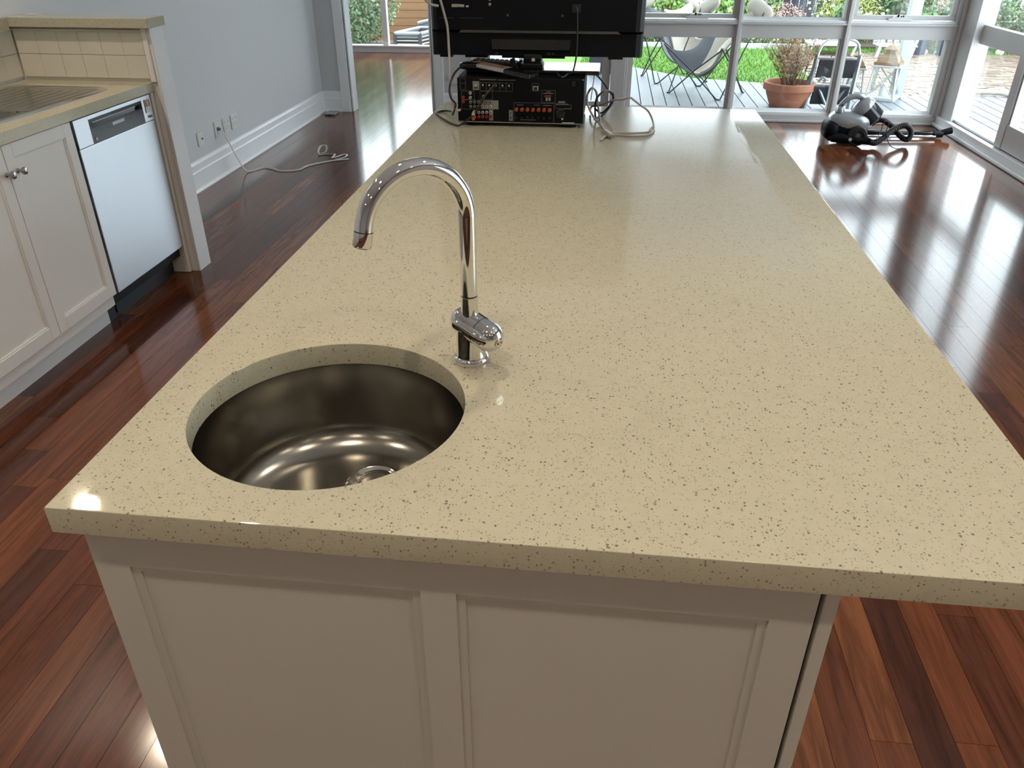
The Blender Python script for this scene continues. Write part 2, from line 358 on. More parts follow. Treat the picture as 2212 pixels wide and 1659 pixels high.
        if parent is not None: o.parent = parent
        else: o.location = off
        if smooth:
            me.shade_smooth()
            me.set_sharp_from_angle(angle=math.radians(40))
        if bev:
            b = o.modifiers.new('bevel', 'BEVEL'); b.width = bev; b.segments = segs; b.limit_method = 'ANGLE'; b.angle_limit = math.radians(40)
            b.harden_normals = False
        return o
def wloc(o):
    v = Vector(o.location)
    p = o.parent
    while p: v += Vector(p.location); p = p.parent
    return v
def tag(o, label=None, cat=None, group=None, kind=None):
    if label: o['label'] = label
    if cat: o['category'] = cat
    if group: o['group'] = group
    if kind: o['kind'] = kind
    return o
def thing(name, label, cat, loc=(0, 0, 0), rz=0.0, group=None):
    o = bpy.data.objects.new(name, None); C.objects.link(o); o.location = loc; o.rotation_euler = (0, 0, rz); o.empty_display_size = 0.1
    return tag(o, label, cat, group)
def struct(name, loc=(0, 0, 0)):
    o = bpy.data.objects.new(name, None); C.objects.link(o); o.location = loc; o['kind'] = 'structure'; return o
def box(name, m, dims, parent=None, bev=0.0, **kw): return MB().box(*dims).build(name, m, parent, bev=bev, **kw)
def spline(pts, k=8):
    pts = [Vector(p) for p in pts]; out = []
    for i in range(len(pts) - 1):
        p0 = pts[max(i - 1, 0)]; p1 = pts[i]; p2 = pts[i + 1]; p3 = pts[min(i + 2, len(pts) - 1)]
        for j in range(k):
            t = j / k
            out.append(0.5 * ((2 * p1) + (p2 - p0) * t + (2 * p0 - 5 * p1 + 4 * p2 - p3) * t * t + (3 * p1 - p0 - 3 * p2 + p3) * t ** 3))
    out.append(pts[-1]); return out
def text_mesh(name, s, size, m, parent, loc, rot, ext=0.0003):
    cu = bpy.data.curves.new(name, 'FONT'); cu.body = s; cu.size = size; cu.extrude = ext; cu.align_x = 'CENTER'; cu.align_y = 'CENTER'
    t = bpy.data.objects.new(name, cu); C.objects.link(t)
    me = bpy.data.meshes.new_from_object(t.evaluated_get(bpy.context.evaluated_depsgraph_get()))
    bpy.data.objects.remove(t); bpy.data.curves.remove(cu)
    o = bpy.data.objects.new(name, me); C.objects.link(o); me.materials.clear(); me.materials.append(M[m]); o.parent = parent
    o.location = Vector(loc) - wloc(parent); o.rotation_euler = rot; return o
def rot_to(d):   # rotation taking +z to direction d
    return Vector((0, 0, 1)).rotation_difference(Vector(d).normalized()).to_matrix()
# ================================================================== the room
XL, XR, YF, YB, ZC = -2.64, 2.90, 7.45, -3.2, 2.70
random.seed(4)
# ---- floor: subfloor slab with boards
fl = MB().box(-2.66, 2.95, YB, YF + 0.14, -0.06, -0.014).box(-5.3, -1.15, YF + 0.14, 11.6, -0.06, -0.014).build('floor', 'sub'); tag(fl, kind='structure')
PW = 0.0893
unit = MB().box(-0.5, 0.5, -0.5, 0.5, -1, 0).mesh('plank'); unit.materials.append(M['floor'])
cand = []
row0 = 0.728
i0 = math.floor((-3.75 - row0) / PW); i1 = math.ceil((2.9 - row0) / PW)
for i in range(i0, i1):
    xa = row0 + i * PW; xb = xa + PW
    y = -0.4 - random.random() * 1.5
    joints = []
    while y < 11.55:
        L = random.uniform(0.7, 2.1); joints.append((y, y + L)); y += L
    if i == 1:   # the board whose end joint shows at the lower right
        joints = [(-0.6, 1.155), (1.155, 3.0), (3.0, 4.6), (4.6, 6.1), (6.1, 7.6)]
    for (ya, yb) in joints:
        if xb < XL - 0.02 and yb < YF: continue
        if xb < XL and ya < YF: ya = YF
        if xa > -1.15 and ya > YF - 0.02: continue
        if xa > -1.15: yb = min(yb, YF + 0.02)
        yb = min(yb, 11.55)
        if yb - ya < 0.03: continue
        if xa > 2.9: continue
        if xa > -0.60 and xb < 0.28 and ya > 0.72 and yb < 3.1: continue
        vis = 0; dep = 99
        for fx in (0.2, 0.8):
            for k in range(9):
                p = project((xa + (xb - xa) * fx, ya + (yb - ya) * k / 8, 0))
                if p and -30 < p[0] < 2242 and 60 < p[1] < 1690: vis += 1; dep = min(dep, p[2])
        cand.append((0 if vis else 1, dep, xa, min(xb, 2.9), ya, yb))
cand.sort()
rest = MB(); nind = 0
for c in cand:
    hid, dep, xa, xb, ya, yb = c
    g = 0.0005
    # boards fully under the island or the left bench stay in the joined field
    mid = ((xa + xb) / 2, (ya + yb) / 2)
    covered = (-0.60 < xa and xb < 0.29 and ya > 0.69 and yb < 3.15) or (xb < -2.12 and yb < 3.5)
    if not hid and not covered and nind < 298:
        o = bpy.data.objects.new('plank', unit); C.objects.link(o); o.parent = fl
        o.location = Vector((mid[0], mid[1], 0)) - Vector(fl.location)
        o.scale = (xb - xa - 2 * g, yb - ya - 2 * g, 0.013); nind += 1
    else:
        rest.box(xa + g, xb - g, ya + g, yb - g, -0.013, 0)
rest.box(-5.2, -3.76, YF, 11.55, -0.013, 0); rest.box(XL, 2.9, YB, -1.95, -0.013, 0)
ro = rest.build('plank_field', 'floor', fl, fix=False); ro['kind'] = 'stuff'
# ---- ceiling, walls
tag(MB().box(-5.3, 3.04, YB - 0.1, YF + 0.14, ZC, ZC + 0.1).box(-5.3, -1.1, YF + 0.14, 11.65, ZC, ZC + 0.1).build('ceiling', 'ceil'), kind='structure')
tag(box('wall_left', 'wall', (XL - 0.1, XL, YB, YF, 0, ZC)), kind='structure')
tag(box('wall_back', 'wall', (XL - 0.1, 3.0, YB - 0.1, YB, 0, ZC)), kind='structure')
b = MB().box(XR, XR + 0.14, YB, 0.75, 0, ZC).box(XR, XR + 0.14, 2.35, 5.46, 0, ZC).box(XR, XR + 0.14, 0.75, 2.35, 2.12, ZC).box(XR, XR + 0.14, 5.46, YF, 2.12, ZC)
tag(b.build('wall_right', 'wall'), kind='structure')
b = MB().box(-2.66, -2.46, YF, YF + 0.14, 0, ZC).box(-1.48, -1.20, YF, YF + 0.14, 0, ZC)
b.box(-2.46, -1.48, YF, YF + 0.14, 2.1, ZC).box(-1.20, XR + 0.14, YF, YF + 0.14, 2.24, ZC)
tag(b.build('wall_front', 'wall'), kind='structure')
# far room
b = MB().box(-5.3, -5.2, YF, 11.6, 0, ZC); b.box(-5.2, -2.66, YF, YF + 0.1, 0, ZC)
tag(b.build('wall_far_left', 'wall'), kind='structure')
b = MB().box(-5.2, -1.1, 11.5, 11.6, 2.25, ZC).box(-5.2, -4.7, 11.5, 11.6, 0, 2.25).box(-1.5, -1.1, 11.5, 11.6, 0, 2.25)
tag(b.build('wall_far_front', 'wall'), kind='structure')
# wall between the far room and the verandah: low weatherboards, windows above
wr = MB().box(-1.20, -1.14, YF + 0.14, 11.6, -0.15, 0.62).box(-1.20, -1.14, YF + 0.14, 11.6, 2.1, ZC).box(-1.20, -1.14, 11.2, 11.6, 0.62, 2.1).box(-1.20, -1.14, YF + 0.14, 7.9, 0.62, 2.1).build('wall_far_right', 'wall'); tag(wr, kind='structure')
for k in range(8):
    z = -0.14 + k * 0.095
    MB().add([(-1.14, YF + 0.14, z), (-1.14, 11.6, z), (-1.14, 11.6, z + 0.098), (-1.14, YF + 0.14, z + 0.098),
              (-1.118, YF + 0.14, z), (-1.118, 11.6, z), (-1.134, 11.6, z + 0.098), (-1.134, YF + 0.14, z + 0.098)],
             [(0, 1, 2, 3), (4, 7, 6, 5), (0, 4, 5, 1), (3, 2, 6, 7), (0, 3, 7, 4), (1, 5, 6, 2)]).build('weatherboard', 'wboard', wr)
w4 = struct('window_4', (-1.17, 9.5, 0.62))
for y in (7.9, 8.95, 10.05, 11.14): box('frame', 'frame', (-1.2, -1.13, y, y + 0.06, 0.62, 2.1), w4)
box('sill', 'frame', (-1.22, -1.1, 7.9, 11.2, 0.62, 0.66), w4); box('head', 'frame', (-1.2, -1.13, 7.9, 11.2, 2.05, 2.1), w4)
for ya, yb in ((7.96, 8.95), (9.01, 10.05), (10.11, 11.14)): box('pane', 'glass', (-1.172, -1.168, ya, yb, 0.66, 2.05), w4)
# ---- window of the far room
w2 = struct('window_2', (-3.0, 11.5, 0))
box('sill', 'trim', (-4.7, -1.5, 11.44, 11.58, 0.0, 0.075), w2, bev=0.004); box('sill_ledge', 'trim', (-4.7, -1.5, 11.42, 11.58, 0.075, 0.09), w2)
for x in (-4.7, -3.11, -1.58): box('mullion', 'trim', (x, x + 0.075, 11.46, 11.56, 0.09, 2.2), w2, bev=0.004)
box('head', 'trim', (-4.7, -1.5, 11.46, 11.56, 2.2, 2.25), w2)
for xa, xb in ((-4.625, -3.11), (-3.035, -1.58)): box('pane', 'glass', (xa, xb, 11.51, 11.514, 0.09, 2.2), w2)
# ---- baseboards
def base_prof(t=0.018, h=0.185):
    return [(0, 0), (t + 0.012, 0), (t + 0.012, 0.006), (t + 0.006, 0.018), (t, 0.022), (t, 0.118), (t - 0.003, 0.122), (t - 0.006, 0.126), (t - 0.006, 0.165), (t - 0.012, 0.178), (0, h)]
b = MB(); pr = base_prof(); n = len(pr)
b.add([(XL + a, 3.62, z) for a, z in pr] + [(XL + a, YF, z) for a, z in pr], [tuple(range(n)), tuple(range(2 * n - 1, n - 1, -1))] + [(i, (i + 1) % n, n + (i + 1) % n, n + i) for i in range(n)])
tag(b.build('baseboard_left', 'trim'), kind='structure')
b = MB()
for xa, xb in ((XL + 0.012, -2.46), (-1.48, -1.21)):
    b.add([(xa, YF - a, z) for a, z in pr] + [(xb, YF - a, z) for a, z in pr], [tuple(range(n)), tuple(range(2 * n - 1, n - 1, -1))] + [(i, (i + 1) % n, n + (i + 1) % n, n + i) for i in range(n)])
tag(b.build('baseboard_front', 'trim'), kind='structure')
# ---- architraves of the two openings in the front wall
def architrave(name, xa, xb, side):
    t = struct(name, (xa, YF, 0))
    box('board', 'trim', (xa, xb, YF - 0.022, YF, 0, 2.14), t, bev=0.004)
    e = xb if side > 0 else xa
    s = 1 if side > 0 else -1
    def bar(a, c, y0, y1, nm): box(nm, 'trim', (min(a, c), max(a, c), y0, y1, 0, 2.1), t, bev=0.003)
    bar(e, e + s * 0.012, YF - 0.012, YF + 0.05, 'jamb_bead'); box('groove', 'gap', (min(e + s * 0.012, e + s * 0.02), max(e + s * 0.012, e + s * 0.02), YF + 0.03, YF + 0.05, 0, 2.1), t)
    bar(e + s * 0.02, e + s * 0.034, YF - 0.004, YF + 0.14, 'jamb')
    return t
architrave('trim_1', -2.46, -2.385, 1)
architrave('trim_2', -1.565, -1.48, -1)
t3 = struct('trim_3', (-1.215, YF, 0)); box('board', 'trim', (-1.222, -1.15, YF - 0.022, YF, 0, 2.24), t3, bev=0.004); box('jamb', 'trim', (-1.15, -1.135, YF - 0.01, YF + 0.14, 0, 2.24), t3)
# ---- glazed door beside the windows (behind the television)
d2 = struct('door_2', (-0.55, YF + 0.06, 0))
for x in (-1.135, -0.05): box('stile', 'frame', (x, x + 0.075, YF + 0.05, YF + 0.09, 0.02, 2.2), d2, bev=0.003)
box('rail', 'frame', (-1.06, -0.05, YF + 0.05, YF + 0.09, 0.02, 0.13), d2); box('rail', 'frame', (-1.06, -0.05, YF + 0.05, YF + 0.09, 2.1, 2.24), d2)
box('pane', 'glass', (-1.06, -0.05, YF + 0.068, YF + 0.072, 0.13, 2.1), d2); box('threshold', 'frame', (-1.135, 0.03, YF, YF + 0.14, 0.0, 0.02), d2)
# ---- window_1: three-light window on the front wall
w1 = struct('window_1', (1.45, YF, 0))
box('post', 'frame', (0.03, 0.155, YF - 0.02, YF + 0.14, 0, 2.24), w1, bev=0.004)
box('post_bead', 'frame', (0.155, 0.175, YF - 0.005, YF + 0.12, 0, 2.24), w1, bev=0.004)
box('post_bead', 'frame', (0.175, 0.205, YF + 0.015, YF + 0.10, 0.05, 2.24), w1, bev=0.004)
box('bottom_rail', 'frame', (0.155, 2.90, YF - 0.01, YF + 0.14, 0.0, 0.062), w1, bev=0.004)
box('shoe', 'frame', (0.155, 2.87, YF - 0.03, YF - 0.01, 0.0, 0.02), w1, bev=0.006)
box('sill', 'trim', (0.205, 2.84, YF + 0.005, YF + 0.16, 0.062, 0.082), w1, bev=0.003)
def slant(name, x0, x1, y0, y1, z0, z1, m='trim'):   # glazing bead with sloped top
    MB().add([(x0, y0, z0), (x1, y0, z0), (x1, y1, z0), (x0, y1, z0), (x1, y1, z1), (x0, y1, z1)], [(0, 3, 2, 1), (0, 1, 4, 5), (2, 3, 5, 4), (0, 5, 3), (1, 2, 4)]).build(name, m, w1)
lights = ((0.205, 1.062), (1.115, 1.958), (2.012, 2.828))
for k, (xa, xb) in enumerate(lights):
    slant('glazing_bead', xa, xb, YF + 0.02, YF + 0.06, 0.082, 0.105)
    box('pane', 'glass', (xa, xb, YF + 0.06, YF + 0.064, 0.09, 0.69), w1)
    box('lower_bead', 'frame', (xa, xa + 0.012, YF + 0.02, YF + 0.06, 0.09, 0.69), w1); box('lower_bead', 'frame', (xb - 0.012, xb, YF + 0.02, YF + 0.06, 0.09, 0.69), w1)
for x in (1.062, 1.958):
    box('mullion', 'frame', (x, x + 0.054, YF + 0.0, YF + 0.13, 0.062, 2.24), w1, bev=0.003)
    box('mullion_nose', 'frame', (x + 0.014, x + 0.04, YF - 0.022, YF, 0.062, 2.24), w1, bev=0.003)
box('transom', 'frame', (0.205, 2.84, YF + 0.008, YF + 0.12, 0.683, 0.79), w1, bev=0.004)
box('transom_nose', 'frame', (0.205, 2.86, YF - 0.018, YF + 0.13, 0.79, 0.806), w1, bev=0.003)
box('transom_top', 'trim', (0.205, 2.84, YF - 0.008, YF + 0.13, 0.806, 0.826), w1, bev=0.003)
for k, (xa, xb) in enumerate(lights):
    if k == 1:
        slant('glazing_bead', xa, xb, YF + 0.02, YF + 0.06, 0.826, 0.846)
        box('pane', 'glass', (xa, xb, YF + 0.06, YF + 0.064, 0.835, 1.95), w1)
        box('side_bead', 'trim', (xb - 0.022, xb, YF + 0.01, YF + 0.06, 0.83, 1.95), w1, bev=0.003)
    else:
        sh = MB().box(xa, xb, YF + 0.02, YF + 0.06, 0.832, 0.868).box(xa, xb, YF + 0.02, YF + 0.06, 1.91, 1.95)
        sh.box(xa, xa + 0.035, YF + 0.02, YF + 0.06, 0.868, 1.91).box(xb - 0.035, xb, YF + 0.02, YF + 0.06, 0.868, 1.91)
        s_ = sh.build('sash', 'frame', w1, bev=0.003)
        box('pane', 'glass', (xa + 0.035, xb - 0.035, YF + 0.04, YF + 0.044, 0.868, 1.91), w1)
        cx = 0.735 if k == 0 else 2.385
        wn = box('winder', 'white', (cx - 0.095, cx + 0.095, YF - 0.012, YF + 0.02, 0.83, 0.848), w1, bev=0.004)
        MB().prism([(cx - 0.075, 0.848), (cx - 0.04, 0.868), (cx - 0.02, 0.874), (cx + 0.02, 0.874), (cx + 0.045, 0.868), (cx + 0.075, 0.848)], YF - 0.008, YF + 0.02, 'y').build('winder_cover', 'white', wn)
        MB().sph((cx - 0.018, YF - 0.012, 0.868), (0.008, 0.008, 0.012), 10, 6).sph((cx + 0.008, YF - 0.01, 0.862), 0.005, 8, 5).sph((cx + 0.024, YF - 0.01, 0.864), 0.006, 8, 5).build('crank', 'black', wn, smooth=True)
box('head_transom', 'frame', (0.205, 2.84, YF, YF + 0.12, 1.95, 2.0), w1)
for (xa, xb) in lights: box('pane', 'glass', (xa, xb, YF + 0.06, YF + 0.064, 2.0, 2.19), w1)
box('head', 'frame', (0.205, 2.84, YF, YF + 0.12, 2.19, 2.24), w1)
box('jamb', 'frame', (2.828, 2.868, YF + 0.01, YF + 0.13, 0.062, 2.24), w1, bev=0.003)
box('jamb_bead', 'frame', (2.868, 2.90, YF - 0.012, YF + 0.13, 0.062, 2.24), w1, bev=0.004)
# ---- right wall: corner post, fixed sidelight, sliding glazed door
w3 = struct('window_3', (XR, 6.9, 0))
box('corner_post', 'frame', (2.90, 3.04, 7.20, YF + 0.14, 0, 2.24), w3, bev=0.005)
box('ledge', 'trim', (2.87, 3.04, 5.46, 7.44, 0.02, 0.082), w3, bev=0.004); box('shoe', 'trim', (2.845, 2.87, 5.46, 7.44, 0.0, 0.028), w3, bev=0.008)
box('shoe_base', 'trim', (2.87, 3.04, 5.46, 7.44, 0.0, 0.02), w3)
box('track', 'gap', (2.915, 2.925, 5.46, 7.22, 0.082, 0.0835), w3)
box('outer_sill', 'trim', (2.93, 3.04, 5.46, 7.22, 0.082, 0.098), w3)
box('mid_rail', 'frame', (2.965, 3.02, 6.36, 7.22, 0.69, 0.83), w3, bev=0.003)
for z0, z1 in ((0.098, 0.69), (0.83, 2.06)): box('pane', 'glass', (2.99, 2.994, 6.36, 7.20, z0, z1), w3)
box('head', 'frame', (2.90, 3.04, 5.46, 7.2, 2.06, 2.14), w3)
box('fixed_stile', 'frame', (2.96, 3.03, 6.30, 6.37, 0.098, 2.06), w3, bev=0.003)
d1 = struct('door_1', (2.93, 6.0, 0.083))
box('stile', 'frame', (2.905, 2.955, 6.23, 6.34, 0.088, 2.06), d1, bev=0.003); box('stile', 'frame', (2.905, 2.955, 5.47, 5.57, 0.088, 2.06), d1, bev=0.003)
box('rail', 'frame', (2.91, 2.95, 5.57, 6.23, 0.088, 0.26), d1, bev=0.003); box('rail', 'frame', (2.91, 2.95, 5.57, 6.23, 1.96, 2.06), d1)
box('glazing_bead', 'frame', (2.918, 2.942, 6.21, 6.23, 0.26, 1.96), d1)
box('pane', 'glass', (2.928, 2.932, 5.57, 6.22, 0.26, 1.96), d1)
w5 = struct('window_unseen', (XR, 1.5, 0.0))  # window out of view, inferred and added to bring daylight from the right
box('sill', 'trim', (XR - 0.03, XR + 0.14, 0.75, 2.35, 0.0, 0.06), w5)
for k in range(3): box('mullion', 'frame', (XR + 0.02, XR + 0.11, 0.75 + k * 0.77, 0.81 + k * 0.77, 0.06, 2.12), w5)
for k in range(2): box('pane', 'glass', (XR + 0.06, XR + 0.064, 0.81 + k * 0.77, 1.52 + k * 0.77, 0.06, 2.12), w5)
# ---- low partition at the end of the left bench, with splashback tiles and stone cap
wp = box('wall_partition', 'cab', (XL, -1.992, 3.506, 3.612, 0, 1.126)); tag(wp, kind='structure')
box('end_board', 'trim', (-2.0, -1.985, 3.500, 3.618, 0, 1.126), wp, bev=0.003)
box('edge_strip', 'cab', (-2.024, -2.0, 3.492, 3.506, 0.903, 1.126), wp, bev=0.003)
box('grout_bed', 'grout', (XL, -2.024, 3.5025, 3.506, 0.903, 1.118), wp)
tm = MB().box(-0.0498, 0.0498, -0.0035, 0.0035, -0.0476, 0.0476).mesh('tile'); tm.materials.append(M['tile'])
def put_tile(parent, loc, rz=0, s=(1, 1, 1)):
    o = bpy.data.objects.new('tile', tm); C.objects.link(o); o.parent = parent; o.location = Vector(loc) - wloc(parent); o.rotation_euler = (0, 0, rz); o.scale = s
    bv = o.modifiers.new('bevel', 'BEVEL'); bv.width = 0.0018; bv.segments = 2
xs_ = [-2.0745, -2.172, -2.2725, -2.373, -2.4735, -2.574]
for z in (0.965, 1.0615):
    put_tile(wp, (-2.0742, 3.4995, z), 0, (0.96, 1, 1))
    for x in xs_[1:]: put_tile(wp, (x, 3.4995, z))
MB().tube([(XL, 3.498, 1.114), (-2.024, 3.498, 1.114)], 0.006, 10).build('quarter_trim', 'tile', wp, smooth=True)
wl = bpy.data.objects['wall_left']
for z in (0.965, 1.0615):
    for k in range(9): put_tile(wl, (XL + 0.0045, 3.448 - 0.1005 * k, z), PI / 2)
cp = box('trim_4', 'stone2', (XL, -1.972, 3.466, 3.622, 1.126, 1.165), bev=0.002); tag(cp, kind='structure')
lc = box('trim_5', 'stone2', (XL, XL + 0.03, 1.3, 3.466, 1.11, 1.165), bev=0.002); tag(lc, kind='structure')
# ================================================================== island
IX0, IX1, IY0, IY1, IZ0, IZ1 = -0.642, 0.569, 0.666, 3.19, 0.862, 0.90
SX, SY, SR = -0.3735, 0.929, 0.1965
def slab_with_hole():
    mb = MB(); N = 96; e = 0.0018
    hs = 0.235
    def ring(r, z): return [(SX + r * math.cos(2 * PI * k / N), SY + r * math.sin(2 * PI * k / N), z) for k in range(N)]
    def sq(z, h=hs):
        out = []
        for k in range(N):
            a = 2 * PI * k / N; c, s_ = math.cos(a), math.sin(a); m = max(abs(c), abs(s_)); out.append((SX + h * c / m, SY + h * s_ / m, z))
        return out
    rr = [ring(SR + e, IZ1), ring(SR + e * 0.3, IZ1 - e * 0.3), ring(SR, IZ1 - e), ring(SR, IZ0)]
    vs = sq(IZ1) + sum(rr, []) + sq(IZ0)
    fs = []
    for j in range(len(rr) + 1):
        for k in range(N):
            fs.append((j * N + k, j * N + (k + 1) % N, (j + 1) * N + (k + 1) % N, (j + 1) * N + k))
    mb.add(vs, fs)
    xa, xb, ya, yb = SX - hs, SX + hs, SY - hs, SY + hs
    for z in (IZ1, IZ0):
        i = e if z == IZ1 else 0
        X0, X1, Y0, Y1 = IX0 + i, IX1 - i, IY0 + i, IY1 - i
        for (a, b_, c, d) in ((X0, X1, Y0, ya), (X0, X1, yb, Y1), (X0, xa, ya, yb), (xb, X1, ya, yb)):
            mb.add([(a, c, z), (b_, c, z), (b_, d, z), (a, d, z)], [(0, 1, 2, 3)])
    def rect(i, z): return [(IX0 + i, IY0 + i, z), (IX1 - i, IY0 + i, z), (IX1 - i, IY1 - i, z), (IX0 + i, IY1 - i, z)]
    L = [rect(e, IZ1), rect(e * 0.3, IZ1 - e * 0.3), rect(0, IZ1 - e), rect(0, IZ0)]
    mb.add(sum(L, []), [(j * 4 + k, j * 4 + (k + 1) % 4, j * 4 + 4 + (k + 1) % 4, j * 4 + 4 + k) for j in range(3) for k in range(4)])
    return mb
wt = slab_with_hole().build('island_worktop', 'stone', smooth=True)
tag(wt, 'long beige speckled stone worktop of the island with a round sink cut-out', 'worktop')
ic = thing('island_cabinet', 'off-white island cabinet with recessed end panels under the stone worktop', 'cabinet', (-0.17, 1.9, 0))
CX0, CX1, CY0, CY1 = -0.618, 0.276, 0.685, 3.10
SB = 0.30
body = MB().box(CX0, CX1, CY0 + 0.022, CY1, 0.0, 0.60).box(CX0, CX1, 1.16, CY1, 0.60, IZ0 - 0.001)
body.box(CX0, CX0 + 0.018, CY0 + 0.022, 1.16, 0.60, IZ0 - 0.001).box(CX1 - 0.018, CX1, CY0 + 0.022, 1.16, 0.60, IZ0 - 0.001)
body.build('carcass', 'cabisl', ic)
fr = MB(); zt, zp = IZ0 - 0.001, 0.795
px = [(-0.571, -0.193), (-0.148, 0.226)]
xs = [CX0, px[0][0], px[0][1], px[1][0], px[1][1], CX1]
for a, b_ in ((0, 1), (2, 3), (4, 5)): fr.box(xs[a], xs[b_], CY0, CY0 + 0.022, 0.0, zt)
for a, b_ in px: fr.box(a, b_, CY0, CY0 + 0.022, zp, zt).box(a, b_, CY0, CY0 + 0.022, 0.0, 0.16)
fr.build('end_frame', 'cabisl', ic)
for a, b_ in px:
    p_ = box('recessed_panel', 'cabisl', (a, b_, CY0 + 0.007, CY0 + 0.022, 0.16, zp), ic)
    # stepped moulding round the panel
    mo = MB()
    for (x0, x1, z0, z1) in ((a, a + 0.011, 0.16, zp), (b_ - 0.011, b_, 0.16, zp), (a + 0.011, b_ - 0.011, zp - 0.011, zp), (a + 0.011, b_ - 0.011, 0.16, 0.171)):
        mo.box(x0, x1, CY0 + 0.004, CY0 + 0.007, z0, z1)
    mo.build('panel_moulding', 'cabisl', p_)
box('shadow_gap', 'gap', (CX1, CX1 + 0.006, CY0 + 0.012, CY1, 0, zt), ic)
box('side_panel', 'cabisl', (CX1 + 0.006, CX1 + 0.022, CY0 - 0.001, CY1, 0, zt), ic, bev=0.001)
# ---- round undermount sink
sk = thing('round_sink', 'round stainless steel bowl undermounted in the island worktop', 'sink', (SX, SY, 0.69))
prof = [(0.225, IZ0 - 0.001), (0.199, IZ0 - 0.001), (0.1985, IZ0 - 0.004), (0.196, 0.80), (0.194, 0.752)]
for k in range(1, 11):
    a = PI / 2 * k / 10; prof.append((0.136 + 0.058 * math.cos(a), 0.752 - 0.052 * math.sin(a)))
prof += [(0.09, 0.6975), (0.04, 0.696), (0.0, 0.6955)]
MB().lathe(prof, (SX, SY, 0), 96).build('bowl', 'steel', sk, smooth=True)
dx, dy = -0.348, 1.012
dr = MB().lathe([(0.046, 0.6985), (0.047, 0.7005), (0.043, 0.7025), (0.039, 0.701), (0.036, 0.6985), (0.0, 0.6975)], (dx, dy, 0), 48).build('drain_flange', 'drain', sk, smooth=True)
MB().lathe([(0.027, 0.699), (0.027, 0.702), (0.022, 0.7045), (0.012, 0.705), (0.0, 0.705)], (dx, dy, 0), 40).build('drain_plug', 'drain', dr, smooth=True)
# ---- mixer tap
TX, TY = -0.191, 1.09
tp = thing('mixer_tap', 'chrome gooseneck mixer tap standing behind the round sink', 'tap', (TX, TY, IZ1))
MB().lathe([(0.0, 0.9001), (0.0275, 0.9001), (0.0285, 0.904), (0.0285, 0.9075), (0.026, 0.911), (0.022, 0.9125), (0.0, 0.9125)], (TX, TY, 0), 48).build('base_flange', 'chrome', tp, smooth=True)
MB().lathe([(0.0242, 0.912), (0.0232, 0.918), (0.0228, 0.93), (0.0222, 0.958), (0.0, 0.958)], (TX, TY, 0), 48).build('base_column', 'chrome', tp, smooth=True)
ax = Vector((0.78, -0.58, -0.18)).normalized(); RA = rot_to(ax); cc = Vector((-0.1805, 1.084, 0.960))
def capsule(r, l0, l1, e0, e1, n=14):
    pf = []
    if e0:
        for k in range(n): a = PI / 2 * (1 - k / n); pf.append((r * math.cos(a), l0 - r * e0 * math.sin(a)))
    else: pf.append((0, l0))
    pf += [(r, l0), (r, l1)]
    if e1:
        for k in range(1, n + 1): a = PI / 2 * k / n; pf.append((max(0, r * math.cos(a)) if k < n else 0, l1 + r * e1 * math.sin(a)))
    else: pf.append((0, l1))
    return pf
MB().lathe(capsule(0.0235, -0.028, 0.010, 0.85, 0), cc, 48, RA).build('valve_body', 'chrome', tp, smooth=True)
MB().lathe([(0.0218, 0.010), (0.0218, 0.0112)], cc, 40, RA).build('seam', 'gap', tp)
kb = MB().lathe(capsule(0.0235, 0.0112, 0.028, 0, 0.95), cc, 48, RA).build('handle_cap', 'chrome', tp, smooth=True)
bt = cc + ax * 0.0485
MB().lathe([(0.0, -0.001), (0.0085, -0.001), (0.0085, 0.0018), (0.0078, 0.0026), (0, 0.0028)], bt, 28, RA).build('index_button', 'drain', kb, smooth=True)
side = ax.cross(Vector((0, 0, 1))).normalized(); upl = side.cross(ax).normalized()
for s_, m_ in ((-1, 'redp'), (1, 'black')):
    q = bt + ax * 0.0028 + side * (0.0036 * s_) + upl * 0.001
    MB().sph(q, 0.0013, 8, 6).build('index_dot', m_, kb, smooth=True)
# lever: slender tapered bar lying along the near-left flank
vdir = Vector((-0.05, -0.85, 0.22)); nrm = (vdir - ax * vdir.dot(ax)).normalized()
lp = []; lr = []
for k in range(19):
    t = k / 18; q = 0.040 - 0.066 * t
    ov = max(0.0, -0.028 - q, q - 0.028) / 0.0232
    lp.append(cc + ax * q + nrm * (0.0232 * math.sqrt(max(0.05, 1 - ov * ov)) + 0.001)); lr.append(0.0075 * math.sin(PI * (0.14 + 0.72 * t)) ** 0.7)
MB().tube(lp, lr, 16, flat=0.8).build('lever', 'chrome', tp, smooth=True)
MB().lathe([(0.0, 0.0), (0.0135, 0.0), (0.0135, 0.034), (0.0128, 0.0345), (0, 0.0345)], (TX, TY, 0.978), 32).build('spout_collar', 'chrome', tp, smooth=True)
MB().lathe([(0.0122, 1.0125), (0.0122, 1.0145)], (TX, TY, 0), 32).build('collar_ring', 'gap', tp)
AR = 0.083; zc = 1.138
tpts = [(TX, TY, 1.0145), (TX, TY, 1.06), (TX, TY, 1.10)]
dirx = Vector((-0.73, -0.68, 0)).normalized()
for k in range(0, 37):
    a = PI * k / 36 * 0.955
    tpts.append(Vector((TX, TY, zc)) + dirx * (AR - AR * math.cos(a)) + Vector((0, 0, AR * math.sin(a))))
MB().tube(tpts, 0.0128, 32).build('spout', 'chrome', tp, smooth=True)
e1_ = Vector(tpts[-1]); ed = (Vector(tpts[-1]) - Vector(tpts[-2])).normalized()
MB().tube([e1_, e1_ + ed * 0.0012], 0.0118, 24).build('aerator_ring', 'gap', tp)
MB().tube([e1_ + ed * 0.0012, e1_ + ed * 0.0205, e1_ + ed * 0.0225], [0.0134, 0.0134, 0.0122], 32).build('aerator', 'chrome', tp, smooth=True)
